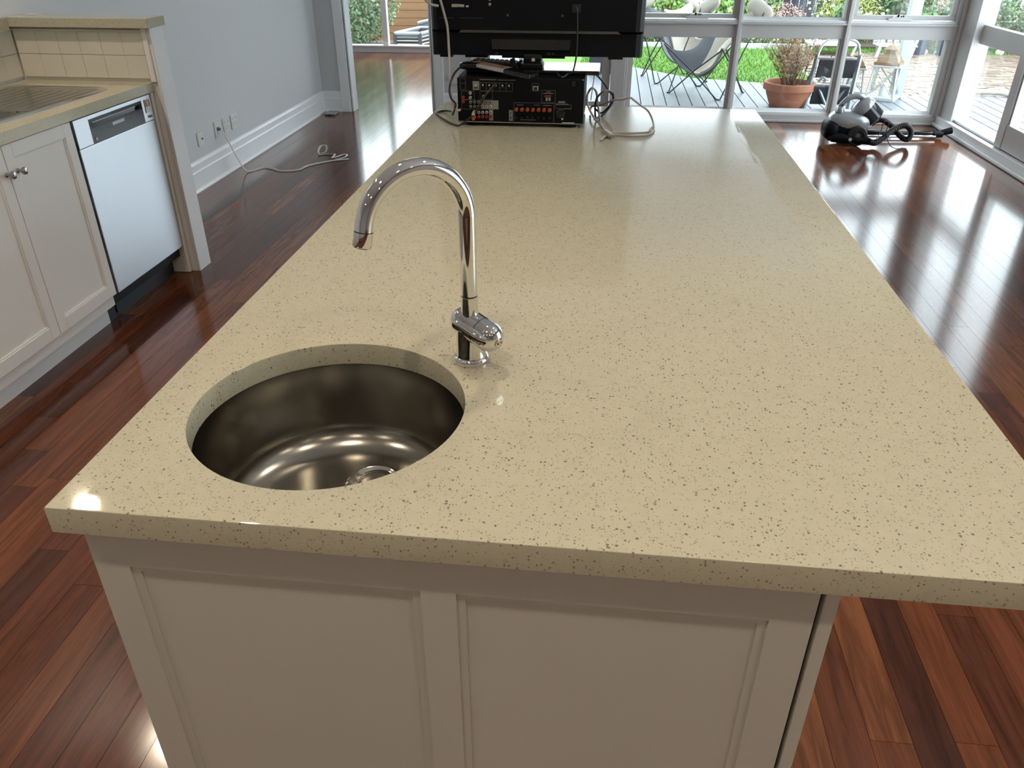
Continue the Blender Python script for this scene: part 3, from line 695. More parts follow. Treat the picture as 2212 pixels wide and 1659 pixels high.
# ================================================================== left bench
BX = -2.022
DF = -2.032
btp = MB()
hx0, hx1, hy0, hy1 = -2.545, -2.175, 2.36, 2.83
for a in ((XL + 0.001, BX, 1.3, hy0), (XL + 0.001, BX, hy1, 3.4995), (XL + 0.001, hx0, hy0, hy1), (hx1, BX, hy0, hy1)): btp.box(a[0], a[1], a[2], a[3], 0.864, 0.903)
bo = btp.build('bench_worktop', 'stone2'); tag(bo, 'beige stone worktop along the left wall holding the drainer sink', 'worktop')
cab = thing('bench_cabinet', 'white shaker cabinet with twin pewter knobs left of the dishwasher', 'cabinet', (-2.35, 2.1, 0))
box('carcass', 'cab', (XL + 0.005, DF - 0.022, 1.305, 2.352, 0.095, 0.8635), cab); box('carcass', 'cab', (XL + 0.005, DF - 0.022, 2.845, 2.875, 0.095, 0.8635), cab)
box('carcass', 'cab', (XL + 0.005, DF - 0.022, 2.352, 2.845, 0.095, 0.70), cab)
box('front_rail', 'cab', (DF - 0.04, DF - 0.022, 2.352, 2.845, 0.70, 0.8635), cab)
box('kickboard', 'trim', (-2.125, -2.109, 1.305, 2.888, 0.0, 0.095), cab)
def shaker(ya, yb, knob_y):
    d = MB(); z0, z1 = 0.148, 0.859; s_ = 0.047
    d.box(DF - 0.02, DF, ya, ya + s_, z0, z1).box(DF - 0.02, DF, yb - s_, yb, z0, z1).box(DF - 0.02, DF, ya + s_, yb - s_, z1 - s_, z1).box(DF - 0.02, DF, ya + s_, yb - s_, z0, z0 + s_ + 0.003)
    do = d.build('door', 'cab', cab, bev=0.0015)
    box('door_panel', 'cab', (DF - 0.018, DF - 0.009, ya + s_, yb - s_, z0 + s_, z1 - s_), do)
    mo = MB()
    for (a, b_, c, e) in ((ya + s_, ya + s_ + 0.006, z0 + s_, z1 - s_), (yb - s_ - 0.006, yb - s_, z0 + s_, z1 - s_), (ya + s_, yb - s_, z1 - s_ - 0.006, z1 - s_), (ya + s_, yb - s_, z0 + s_ + 0.003, z0 + s_ + 0.010)):
        mo.box(DF - 0.009, DF - 0.004, a, b_, c, e)
    mo.build('door_moulding', 'cab', do, bev=0.002)
    MB().lathe([(0.0, 0.0), (0.008, 0.0), (0.0085, 0.003), (0.0045, 0.006), (0.0045, 0.012), (0.0085, 0.016), (0.0125, 0.021), (0.0135, 0.026), (0.0115, 0.031), (0.006, 0.0335), (0, 0.034)], (DF, knob_y, 0.766), 24, rot_to((1, 0, 0))).build('knob', 'pewter', do, smooth=True)
shaker(2.485, 2.873, 2.5265); shaker(2.092, 2.481, 2.4675); shaker(1.70, 2.088, 1.74); shaker(1.31, 1.696, 1.66)
# ---- dishwasher
dw = thing('dishwasher', 'stainless steel dishwasher with black control strip under the left bench', 'dishwasher', (-2.3, 3.18, 0))
box('tub', 'black', (XL + 0.01, DF - 0.03, 2.882, 3.474, 0.09, 0.8635), dw)
box('door', 'steeldw', (DF - 0.028, DF - 0.002, 2.892, 3.468, 0.143, 0.7475), dw, bev=0.002)
cpn = MB(); ya, yb, za, zb = 2.892, 3.468, 0.7495, 0.857
qa, qb, qz = 2.989, 3.391, 0.8425
cpn.box(DF - 0.028, DF - 0.001, ya, qa, za, zb).box(DF - 0.028, DF - 0.001, qb, yb, za, zb).box(DF - 0.028, DF - 0.001, qa, qb, qz, zb)
cpn_o = cpn.build('control_panel', 'steeldw', dw, bev=0.001)
box('handle_recess', 'blackg', (DF - 0.028, DF - 0.02, qa, qb, 0.808, qz), dw)
box('handle_lip', 'blackg', (DF - 0.02, DF - 0.003, qa, qb, 0.806, 0.814), dw); box('handle_bar', 'silver', (DF - 0.006, DF - 0.003, qa + 0.03, qb - 0.05, 0.826, 0.829), dw)
box('handle_back', 'panelblk', (DF - 0.02, DF - 0.006, qa, qb, 0.829, qz), dw)
cg = box('control_glass', 'panelblk', (DF - 0.028, DF - 0.001, qa, qb, za, 0.806), dw)
box('display', 'silver', (DF - 0.001, DF - 0.0004, 3.145, 3.235, 0.790, 0.802), cg)
for k, y in enumerate((3.03, 3.055, 3.08, 3.105, 3.125)): box('symbol', 'print', (DF - 0.001, DF - 0.0004, y, y + 0.006, 0.786, 0.794), cg)
for y, z in ((3.265, 0.797), (3.285, 0.79), (3.285, 0.78), (3.30, 0.795), (3.305, 0.783), (3.32, 0.79)): box('symbol', 'print', (DF - 0.001, DF - 0.0004, y, y + 0.005, z, z + 0.007), cg)
MB().lathe([(0, 0), (0.006, 0), (0.006, 0.003), (0, 0.003)], (DF - 0.001, 3.012, 0.765), 16, rot_to((1, 0, 0))).build('power_button', 'silver', cg, smooth=True)
st = box('energy_sticker', 'white', (DF - 0.001, DF + 0.0006, 3.414, 3.456, 0.786, 0.842), dw)
box('sticker_print', 'rust', (DF + 0.0006, DF + 0.0009, 3.417, 3.453, 0.812, 0.839), st); box('sticker_edge', 'black', (DF - 0.001, DF + 0.0005, 3.4105, 3.414, 0.786, 0.842), st)
MB().add([(DF + 0.0011, 3.424, 0.838), (DF + 0.0011, 3.430, 0.838), (DF + 0.0011, 3.436, 0.82), (DF + 0.0011, 3.442, 0.838), (DF + 0.0011, 3.448, 0.838), (DF + 0.0011, 3.438, 0.814), (DF + 0.0011, 3.434, 0.814)], [(0, 1, 2, 6), (2, 3, 4, 5), (2, 5, 6)]).build('sticker_mark', 'white', st)
text_mesh('brand_lettering', 'Miele', 0.017, 'gap', dw, (DF, 3.438, 0.768), (PI / 2, 0, PI / 2))
box('side_gap', 'gap', (DF - 0.03, DF - 0.012, 2.876, 2.892, 0.14, 0.862), dw); box('side_gap', 'gap', (DF - 0.03, DF - 0.012, 3.468, 3.475, 0.14, 0.862), dw); box('top_gap', 'gap', (DF - 0.03, DF - 0.012, 2.876, 3.475, 0.857, 0.863), dw)
box('kickplate', 'navy', (-2.15, -2.112, 2.892, 3.474, 0.0, 0.135), dw)
box('kick_clip', 'blackg', (-2.112, -2.108, 2.95, 2.955, 0.02, 0.06), dw)
flp = box('filler_panel', 'cab', (XL + 0.005, -2.028, 3.4765, 3.4995, 0, 0.8635), bev=0.006); tag(flp, 'narrow white scribe panel between dishwasher and low partition', 'panel')
# ---- drainer sink
ds = thing('drainer_sink', 'stainless steel inset sink with ribbed drainer in the left bench', 'sink', (-2.36, 2.7, 0.903))
def rrect(x0, x1, y0, y1, r, n=8):
    out = []
    for cx, cy, a0 in ((x1 - r, y0 + r, -PI / 2), (x1 - r, y1 - r, 0), (x0 + r, y1 - r, PI / 2), (x0 + r, y0 + r, PI)):
        for k in range(n + 1): a = a0 + PI / 2 * k / n; out.append((cx + r * math.cos(a), cy + r * math.sin(a)))
    return out
def loops(mb, ls, close_last=False):
    n = len(ls[0]); vs = sum(ls, []); fs = [(j * n + k, j * n + (k + 1) % n, (j + 1) * n + (k + 1) % n, (j + 1) * n + k) for j in range(len(ls) - 1) for k in range(n)]
    if close_last: fs.append(tuple((len(ls) - 1) * n + k for k in range(n)))
    mb.add(vs, fs)
X0, X1, Y0, Y1 = -2.605, -2.112, 2.0, 3.345
rim = MB(); mk = lambda i, z, r: [(a, b_, z) for a, b_ in rrect(X0 + i, X1 - i, Y0 + i, Y1 - i, r)]
loops(rim, [mk(0, 0.9032, 0.075), mk(0.001, 0.9055, 0.074), mk(0.008, 0.9085, 0.068), mk(0.016, 0.9095, 0.06), mk(0.021, 0.9075, 0.055), mk(0.030, 0.9042, 0.046), mk(0.034, 0.9038, 0.044)])
rim.build('rim', 'chrome', ds, smooth=True)
dp = MB(); inn = rrect(X0 + 0.026, X1 - 0.026, Y0 + 0.026, Y1 - 0.026, 0.05)
bw = rrect(hx0 + 0.004, hx1 - 0.004, hy0 + 0.004, hy1 - 0.004, 0.05)
dp.box(X0 + 0.026, X1 - 0.026, hy1 - 0.004, Y1 - 0.05, 0.9035, 0.904).box(X0 + 0.05, X1 - 0.05, Y1 - 0.05, Y1 - 0.026, 0.9035, 0.904)
dp.box(X0 + 0.026, X1 - 0.026, Y0 + 0.03, hy0 + 0.004, 0.9035, 0.904).box(X0 + 0.026, hx0 + 0.004, hy0, hy1, 0.9035, 0.904).box(hx1 - 0.004, X1 - 0.026, hy0, hy1, 0.9035, 0.904)
dp.build('drainer_plate', 'steelp', ds)
for k in range(10):
    x = -2.55 + k * 0.043
    MB().tube([(x, 2.88, 0.899), (x, 2.9, 0.9008), (x, 3.25, 0.9008), (x, 3.275, 0.899)], 0.0045, 12).build('rib', 'steelp', ds, smooth=True)
bl = MB(); lb = lambda i, z, r: [(a, b_, z) for a, b_ in rrect(hx0 + 0.004 + i, hx1 - 0.004 - i, hy0 + 0.004 + i, hy1 - 0.004 - i, r)]
loops(bl, [lb(-0.003, 0.9045, 0.053), lb(0.002, 0.903, 0.05), lb(0.006, 0.895, 0.05), lb(0.012, 0.76, 0.05), lb(0.03, 0.735, 0.04), lb(0.06, 0.728, 0.03)], True)
bl.build('bowl', 'steel', ds, smooth=True)
# ================================================================== power points and cord on the left wall
def plate(name, label, yc, zc_, wd, ht, grp=None):
    t = thing(name, label, 'socket', (XL, yc, zc_), 0, grp)
    box('faceplate', 'white', (XL, XL + 0.011, yc - wd / 2, yc + wd / 2, zc_ - ht / 2, zc_ + ht / 2), t, bev=0.003)
    return t
p1 = plate('wall_socket', 'white aerial outlet plate nearest the dishwasher on the left wall', 4.988, 0.301, 0.075, 0.085)
MB().lathe([(0.0, 0.0), (0.006, 0), (0.006, 0.004), (0.003, 0.004), (0.003, 0.001), (0, 0.001)], (XL + 0.011, 5.0, 0.30), 14, rot_to((1, 0, 0))).build('jack', 'gap', p1)
p2 = plate('wall_socket', 'raised white outlet plate with the pale cord plugged in', 5.25, 0.306, 0.085, 0.108)
box('port', 'greyplate', (XL + 0.011, XL + 0.013, 5.225, 5.262, 0.30, 0.322), p2)
for k, yc in enumerate((5.39, 5.515)):
    p3 = plate('wall_socket', ('white double power point just right of the plugged-in outlet', 'white double power point furthest along the left wall')[k], yc, 0.305, 0.10, 0.10)
    for s_ in (-1, 1):
        MB().cbox((XL + 0.0125, yc + s_ * 0.025, 0.33), (0.005, 0.014, 0.014)).build('switch', 'white', p3, bev=0.002)
        for (a, z) in ((-0.007, 0.292), (0.007, 0.292), (0, 0.278)): MB().cbox((XL + 0.0112, yc + s_ * 0.025 + a, z), (0.001, 0.002, 0.007)).build('pin_slot', 'gap', p3)
cpts = [(-2.625, 5.245, 0.308), (-2.60, 5.25, 0.290), (-2.575, 5.27, 0.20), (-2.545, 5.285, 0.10), (-2.51, 5.30, 0.02), (-2.48, 5.325, 0.006), (-2.424, 5.421, 0.006), (-2.35, 5.40, 0.006), (-2.269, 5.351, 0.006), (-2.157, 5.389, 0.006), (-2.12, 5.52, 0.006), (-1.998, 5.659, 0.006), (-1.887, 5.725, 0.006)]
fc = thing('flat_cord', 'pale flat cord trailing from the wall outlet across the floorboards', 'cord', (-2.48, 5.33, 0))
MB().tube(spline(cpts, 6), 0.010, 8, flat=0.35).build('lead', 'whitecab', fc, smooth=True)
MB().tube(spline([(-1.998, 5.659, 0.006), (-1.93, 5.78, 0.006), (-1.955, 5.86, 0.006), (-2.01, 5.72, 0.012), (-2.03, 5.84, 0.008), (-2.10, 5.85, 0.006), (-2.14, 5.829, 0.006), (-2.17, 5.87, 0.02), (-2.182, 5.98, 0.035), (-2.14, 5.98, 0.035), (-2.12, 5.90, 0.012), (-2.145, 5.86, 0.008)], 6), 0.008, 8, flat=0.4).build('coil', 'whitecab', fc, smooth=True)
box('plug', 'greyplate', (XL + 0.012, XL + 0.03, 5.236, 5.254, 0.300, 0.316), fc, bev=0.002)
fb = thing('floor_socket', 'small metal floor box in the corner below the door architrave', 'socket', (-2.52, 7.33, 0))
box('lid', 'silver', (-2.575, -2.475, 7.25, 7.39, 0.0, 0.02), fb, bev=0.006); box('latch', 'darkgrey', (-2.54, -2.51, 7.243, 7.25, 0.006, 0.014), fb)
wo = thing('wall_socket', 'white power point on the wall stub behind the television', 'socket', (-1.38, YF, 0.3))
box('faceplate', 'white', (-1.44, -1.32, YF - 0.011, YF, 0.27, 0.345), wo, bev=0.003)
# ================================================================== receiver
RX0, RX1, RY0, RY1, RZ0, RZ1 = -0.509, -0.074, 2.79, 3.11, 0.913, 1.061
rc = thing('av_receiver', 'black audio receiver on the island with its jack-covered back facing the kitchen', 'receiver', (-0.29, 2.95, IZ1))
box('case', 'blackm', (RX0, RX1, RY0, RY1, RZ0, RZ1), rc, bev=0.003)
box('bottom_lip', 'greyplate', (RX0, RX1, RY0 - 0.003, RY0, RZ0, RZ0 + 0.003), rc)
for x in (RX0 + 0.05, RX1 - 0.05):
    for y in (RY0 + 0.04, RY1 - 0.05): MB().lathe([(0, IZ1), (0.028, IZ1), (0.03, 0.907), (0.03, RZ0), (0, RZ0)], (x, y, 0), 20).build('foot', 'black', rc, smooth=True)
Wd, Hd = RX1 - RX0, RZ1 - RZ0
# panel coordinates: photo crop units -> fraction of the back plate (u across, v down)
def ru(cx): return RX0 + (cx - 118) / (2045 - 118) * Wd
def rz(cy, cx=0):
    top = 395 + (cx - 118) / 1927 * 45; bot = 1072 + (cx - 118) / 1900 * 62
    return RZ1 - (cy - top) / (bot - top) * Hd
yf = RY0
RXR = rot_to((0, -1, 0))
def rplate(name, x0, y0, x1, y1, m): return box(name, m, (ru(x0), ru(x1), yf - 0.0012, yf, rz(y1, x0), rz(y0, x0)), rc)
def outline(x0, y0, x1, y1):
    t = 0.0009; mb = MB(); X0_, X1_, Z0_, Z1_ = ru(x0), ru(x1), rz(y1, x0), rz(y0, x0)
    for a in ((X0_, X1_, Z0_, Z0_ + t), (X0_, X1_, Z1_ - t, Z1_), (X0_, X0_ + t, Z0_, Z1_), (X1_ - t, X1_, Z0_, Z1_)): mb.box(a[0], a[1], yf - 0.0005, yf, a[2], a[3])
    mb.build('printed_frame', 'print', rc)
for a in ((165, 415, 250, 585), (165, 485, 250, 490), (470, 480, 968, 605), (180, 600, 380, 735), (180, 735, 480, 880), (465, 610, 662, 735), (1262, 498, 1362, 615), (1408, 602, 1615, 790), (985, 785, 1600, 1100), (1620, 820, 1860, 885)): outline(*a)
for k in range(4): outline(565 + k * 101, 482, 567 + k * 101, 605)
rplate('jack_plate', 358, 460, 458, 590, 'greyplate'); rplate('jack_plate', 482, 745, 748, 880, 'greyplate'); rplate('jack_plate', 602, 890, 665, 1055, 'greyplate'); rplate('jack_plate', 910, 900, 972, 1065, 'greyplate')
rplate('serial_label', 1730, 1095, 1915, 1122, 'jackwhite')
for a in ((465, 430, 720, 442), (740, 440, 1010, 450), (1480, 622, 1545, 635), (1430, 645, 1585, 655), (1660, 768, 1765, 795), (1620, 805, 1815, 815), (1745, 880, 1860, 890), (1085, 1045, 1330, 1055), (1030, 818, 1130, 826), (1290, 822, 1380, 830), (1430, 828, 1560, 836)): rplate('lettering', *a, 'print')
rplate('hdmi_port', 375, 550, 440, 566, 'gap')
for k in range(5): 
    x = 512 + k * 100; MB().sph((ru(x), yf - 0.001, rz(520 + k * 3, x)), (0.0032, 0.002, 0.0034), 10, 6).build('screw', 'jackwhite', rc, smooth=True); rplate('hdmi_port', x - 32, 552, x + 32, 566, 'gap')
MB().sph((ru(405), yf - 0.001, rz(518, 405)), (0.0032, 0.002, 0.0034), 10, 6).build('screw', 'jackwhite', rc, smooth=True)
def rca(cx, cy, m):
    o = MB().lathe([(0.0052, 0), (0.0052, 0.004), (0.0042, 0.007), (0.0026, 0.007), (0.0026, 0.002), (0, 0.002)], (ru(cx), yf, rz(cy, cx)), 16, RXR).build('rca_jack', m, rc, smooth=True)
    MB().lathe([(0.0022, 0.0021), (0.0022, 0.0065), (0, 0.0065)], (ru(cx), yf, rz(cy, cx)), 10, RXR).build('jack_core', 'gap', o)
for cx, cy in ((318, 636), (318, 704)): rca(cx, cy, 'jackwhite')
for cx, cy in ((208, 700), (208, 765)): rca(cx, cy, 'redp')
for r_, cy in enumerate((772, 838)):
    for k in range(6): rca(322 + k * 61, cy + (k // 3) * 5, 'jackwhite' if k > 2 and r_ else 'greyplate')
for r_, cy in enumerate((930, 996)):
    for k in range(4): rca(445 + k * 61, cy, ('jackwhite', 'redp')[r_])
for cy in (942, 1010): rca(938, cy, 'greyplate')
rca(520, 688, 'greyplate')
for cy, m_ in ((930, 'jackwhite'), (1000, 'orange')):
    MB().tube([(ru(372), yf, rz(cy, 372)), (ru(372), yf - 0.022, rz(cy, 372) - 0.002)], [0.0065, 0.006], 14).build('rca_plug', m_, rc, smooth=True)
for k in range(7):
    x = 1028 + k * 84.5
    o = MB().lathe([(0, 0), (0.0062, 0), (0.0062, 0.010), (0.005, 0.0125), (0.0026, 0.0125), (0.0026, 0.009), (0, 0.009)], (ru(x), yf, rz(888 + k * 2, x)), 14, RXR).build('speaker_post', 'orange', rc, smooth=True)
    MB().lathe([(0, 0), (0.0062, 0), (0.0062, 0.010), (0.005, 0.0125), (0.0026, 0.0125), (0.0026, 0.009), (0, 0.009)], (ru(x), yf, rz(1008 + k * 2, x)), 14, RXR).build('speaker_post', 'blackg', rc, smooth=True)
box('network_port', 'jackwhite', (ru(1275), ru(1352), yf - 0.002, yf, rz(602, 1300), rz(540, 1300)), rc); box('network_hole', 'gap', (ru(1288), ru(1340), yf - 0.003, yf, rz(598, 1300), rz(552, 1300)), rc)
for (a, c, m_) in ((1465, 690, 'redp'), (1500, 690, 'redp'), (1535, 690, 'redp'), (1485, 724, 'jackwhite'), (1528, 724, 'jackwhite'), (1485, 752, 'jackwhite'), (1528, 752, 'jackwhite')): rplate('selector', a - 14, c - 10, a + 14, c + 8, m_)
box('mains_inlet', 'blackg', (ru(1850), ru(1912), yf - 0.004, yf, rz(550, 1880), rz(465, 1880)), rc, bev=0.002)
MB().lathe([(0, 0), (0.014, 0), (0.016, 0.004), (0.013, 0.006), (0, 0.006)], (ru(1700), yf, rz(960, 1700)), 24, RXR).build('fan_grille', 'blackg', rc, smooth=True)
MB().sph((ru(1730), yf - 0.002, rz(1042, 1730)), 0.004, 10, 6).build('ground_screw', 'jackwhite', rc, smooth=True)
for cx, cy in ((125, 402), (2030, 452)): MB().sph((ru(cx) + (0.003 if cx < 200 else -0.002), yf - 0.0005, rz(cy, cx)), 0.0022, 8, 5).build('case_screw', 'silver', rc, smooth=True)
# ================================================================== television (its back towards us)
tv = thing('television', 'black flat television seen from behind on top of the receiver', 'television', (-0.26, 2.97, RZ1))
TX0, TX1, TZ0, TZ1, TYB, TYF = -0.618, 0.116, 1.112, 1.545, 2.90, 2.962
box('bezel', 'black', (TX0, TX1, TYF - 0.03, TYF, TZ0, TZ1), tv, bev=0.006)
bk = MB(); n_ = 0
pf = [(TYF - 0.03, 0.004), (2.915, 0.018), (2.903, 0.05)]
L_ = []
for y, i in pf: L_.append([(TX0 + i * 0.5, y, TZ0 + i * 0.1), (TX1 - i * 0.5, y, TZ0 + i * 0.1), (TX1 - i * 0.5, y, 1.188), (TX0 + i * 0.5, y, 1.188)])
loops(bk, L_, True); bk.build('lower_back', 'blackm', tv, smooth=False)
up = MB(); L_ = []
for y, i in ((TYF - 0.03, 0.004), (2.898, 0.03), (2.884, 0.06)): L_.append([(TX0 + i * 0.5, y, 1.195 + i * 0.05), (TX1 - i * 0.5, y, 1.195 + i * 0.05), (TX1 - i * 0.5, y, TZ1 - i * 0.5), (TX0 + i * 0.5, y, TZ1 - i * 0.5)])
loops(up, L_, True); up.build('upper_back', 'blackm', tv)
MB().add([(-0.52, 2.905, 1.186), (0.04, 2.905, 1.186), (0.02, 2.888, 1.203), (-0.50, 2.888, 1.203)], [(0, 1, 2, 3)]).build('ledge', 'print', tv, fix=False)  # lighter grey painted in for the worktop's reflection on this ledge
MB().add([(-0.405, 2.9025, 1.168), (-0.13, 2.9025, 1.168), (-0.135, 2.890, 1.137), (-0.40, 2.890, 1.137), (-0.405, 2.9035, 1.13), (-0.13, 2.9035, 1.13)], [(0, 1, 2, 3), (3, 2, 5, 4), (0, 3, 4), (1, 5, 2)]).build('stand_cover', 'black', tv)
for x, z, r_ in ((-0.375, 1.163, 0.005), (-0.19, 1.163, 0.005), (-0.245, 1.163, 0.0025), (-0.385, 1.124, 0.005), (-0.205, 1.124, 0.006), (-0.19, 1.124, 0.0045)):
    MB().lathe([(0, 0), (r_, 0), (r_, 0.002), (0, 0.002)], (x, 2.9, z), 14, RXR).build('screw_hole', 'gap', tv)
for x0, x1 in ((-0.59, -0.545), (-0.50, -0.42), (-0.37, -0.15), (0.0, 0.05)): box('edge_tab', 'black', (x0, x1, 2.92, 2.95, TZ0 - 0.006, TZ0 + 0.01), tv)
box('tuner_socket', 'greycab', (-0.535, -0.51, 2.878, 2.886, 1.268, 1.278), tv, bev=0.002); MB().tube([(-0.51, 2.88, 1.273), (-0.492, 2.88, 1.272)], 0.0045, 10).build('aerial_plug', 'greycab', tv, smooth=True)
MB().tube([(-0.486, 2.879, 1.271), (-0.477, 2.879, 1.271)], 0.003, 8).build('label_tab', 'jackwhite', tv)
for z in (1.278, 1.293): MB().lathe([(0.0045, 0), (0.0045, 0.003), (0.002, 0.003), (0.002, 0.001), (0, 0.001)], (-0.405, 2.885, z), 14, RXR).build('audio_jack', 'jackwhite', tv)
for x0, x1 in ((-0.58, -0.53), (-0.51, -0.43)): box('vent_line', 'darkgrey', (x0, x1, 2.882, 2.885, 1.2345, 1.2355), tv)
box('mains_recess', 'gap', (-0.128, -0.10, 2.8825, 2.886, 1.255, 1.28), tv)
for x in (-0.345, -0.16): MB().lathe([(0.004, 0), (0.004, 0.001), (0, 0.001)], (x, 2.884, 1.245), 10, RXR).build('mount_hole', 'darkgrey', tv)
MB().prism([(-0.291, 2.885), (-0.227, 2.885), (-0.227, 2.935), (-0.291, 2.935)], 1.07, 1.125, 'z').build('neck', 'blackg', tv, bev=0.006)
box('neck_block', 'black', (-0.302, -0.222, 2.875, 2.945, 1.0755, 1.094), tv, bev=0.004); box('neck_label', 'jackwhite', (-0.262, -0.251, 2.8835, 2.885, 1.101, 1.111), tv)
box('stand_plate', 'blackg', (-0.49, -0.026, 2.862, 3.06, RZ1 + 0.0005, 1.0755), tv, bev=0.004)
# ---- things lying on the receiver and stand plate
def rbox_rot(name, m, parent, c, d, rz_, tilt=0.0, bev=0.003):
    mb = MB(); mb.M = Matrix.Translation(c) @ Euler((0, tilt, rz_)).to_matrix().to_4x4(); mb.cbox((0, 0, 0), d); return mb.build(name, m, parent, bev=bev)
r1 = thing('remote_control', 'long brown-grey remote with a silver edge lying across the receiver', 'remote', (-0.37, 2.79, 1.077))
ra = math.atan2(-0.12, 0.155)
rbox_rot('shell', 'greyplate', r1, (-0.395, 2.825, 1.0895), (0.175, 0.046, 0.014), ra, 0.03)
rbox_rot('silver_edge', 'silver', r1, (-0.4085, 2.8045, 1.0895), (0.165, 0.006, 0.010), ra, 0.03, 0.001)
rbox_rot('lower_shell', 'blackg', r1, (-0.285, 2.745, 1.083), (0.11, 0.05, 0.016), ra + 0.1, 0.06)
mb = MB(); mb.M = Matrix.Translation((-0.395, 2.825, 1.0972)) @ Euler((0, 0.03, ra)).to_matrix().to_4x4()
for i in range(9):
    for j in range(3): mb.cbox((-0.07 + i * 0.0165, -0.012 + j * 0.012, 0), (0.010, 0.007, 0.002))
mb.build('keys', 'rust', r1)
hb = thing('media_box', 'small rounded black box with a cable at the left end of the receiver top', 'box', (-0.47, 2.9, 1.0765))
MB().sph((-0.462, 2.86, 1.088), (0.048, 0.03, 0.0115), 20, 10, e=0.5).build('shell', 'blackg', hb, smooth=True)
r2_ = thing('keypad', 'black keypad with rows of raised keys behind the remote', 'remote', (-0.4, 2.95, 1.0765))
rbox_rot('shell', 'black', r2_, (-0.385, 2.935, 1.085), (0.19, 0.06, 0.016), -0.22, 0.02)
mb = MB(); mb.M = Matrix.Translation((-0.385, 2.935, 1.0945)) @ Euler((0, 0.02, -0.22)).to_matrix().to_4x4()
for i in range(10):
    for j in range(3): mb.cbox((-0.08 + i * 0.0175, -0.018 + j * 0.018, 0), (0.012, 0.011, 0.004))
mb.build('keys', 'darkgrey', r2_)
cl = thing('antenna_stub', 'small upright black wedge beside the television neck', 'adapter', (-0.315, 2.86, 1.0765))
MB().add([(-0.335, 2.865, 1.0765), (-0.305, 2.865, 1.0765), (-0.322, 2.865, 1.113), (-0.336, 2.865, 1.108), (-0.335, 2.885, 1.0765), (-0.305, 2.885, 1.0765), (-0.322, 2.885, 1.113), (-0.336, 2.885, 1.108)],
         [(0, 1, 2, 3), (7, 6, 5, 4), (0, 4, 5, 1), (1, 5, 6, 2), (2, 6, 7, 3), (3, 7, 4, 0)]).build('wedge', 'black', cl, bev=0.002)
MB().tube([(-0.325, 2.88, 1.085), (-0.295, 2.87, 1.105)], 0.004, 8).build('prong', 'black', cl, smooth=True)
# ---- cables
def cable(name, label, pts, r, m, k=8):
    o = MB().tube(spline(pts, k), r, 8).build(name, m, smooth=True); return tag(o, label, 'cable')
cable('aerial_cable', 'grey aerial cable hanging down the back of the television to the receiver', [(-0.581, 2.875, 1.317), (-0.571, 2.873, 1.29), (-0.558, 2.873, 1.24), (-0.551, 2.875, 1.204), (-0.549, 2.875, 1.146), (-0.541, 2.84, 1.092), (-0.53, 2.79, 1.023), (-0.523, 2.775, 0.973), (-0.508, 2.772, 0.955), (-0.50, 2.784, 0.955)], 0.0042, 'greycab')
cable('aerial_cable', 'short grey cable looping into the upper left of the television', [(-0.635, 2.86, 1.32), (-0.625, 2.86, 1.298), (-0.615, 2.86, 1.287), (-0.6, 2.862, 1.277), (-0.58, 2.876, 1.272)], 0.0042, 'greycab')
cable('power_cable', 'black cable arching from the small box down the receiver left side', [(-0.498, 2.86, 1.087), (-0.515, 2.82, 1.076), (-0.527, 2.785, 1.052), (-0.533, 2.775, 1.019), (-0.527, 2.77, 0.994), (-0.512, 2.765, 0.975), (-0.53, 2.80, 0.935), (-0.56, 2.95, 0.915), (-0.604, 3.01, 0.9045), (-0.624, 2.975, 0.9045), (-0.613, 2.938, 0.9045), (-0.566, 2.847, 0.9045), (-0.526, 2.786, 0.9045), (-0.499, 2.757, 0.908), (-0.473, 2.768, 0.924), (-0.449, 2.772, 0.944), (-0.408, 2.778, 1.005), (-0.372, 2.784, 1.043)], 0.0036, 'cable')
cable('grey_lead', 'grey lead curving in a wide loop on the bright end of the island', [(-0.055, 3.06, 0.91), (-0.049, 3.022, 0.93), (-0.013, 2.945, 0.95), (0.026, 2.85, 0.985), (0.055, 2.78, 1.0), (0.079, 2.76, 1.01), (0.094, 2.775, 1.0), (0.12, 2.82, 0.975), (0.151, 2.908, 0.94), (0.168, 2.90, 0.912), (0.170, 2.808, 0.9048), (0.165, 2.762, 0.9048), (0.146, 2.70, 0.9048), (0.1, 2.675, 0.9048), (0.039, 2.681, 0.9048), (0.009, 2.66, 0.9048), (-0.010, 2.60, 0.9048), (0.02, 2.70, 0.9048), (0.10, 2.716, 0.9048), (0.148, 2.735, 0.9048), (0.169, 2.77, 0.9048)], 0.0036, 'greycab')
cable('tangled_cable', 'black cable tangled in loops at the right side of the receiver', [(-0.126, 2.86, 1.066), (-0.168, 2.866, 1.066), (-0.150, 2.79, 1.066), (-0.126, 2.86, 1.068), (-0.09, 2.87, 1.072), (-0.059, 2.952, 1.068), (-0.035, 2.943, 1.05), (-0.009, 2.969, 1.02), (0.01, 2.99, 0.99), (0.027, 3.0, 0.97), (0.023, 3.03, 0.94), (0.001, 2.994, 0.915), (-0.019, 2.96, 0.906), (-0.032, 2.928, 0.908), (-0.036, 2.9, 0.95), (-0.032, 2.899, 0.98), (-0.015, 2.902, 1.0), (0.004, 2.94, 1.0), (0.024, 2.98, 0.985), (0.022, 3.0, 0.95), (-0.012, 3.02, 0.908), (-0.04, 3.05, 0.92)], 0.0034, 'cable')
lead = thing('plug_lead', 'grey lead ending in a flat connector hanging beside the receiver', 'cable', (0.0, 2.75, IZ1))
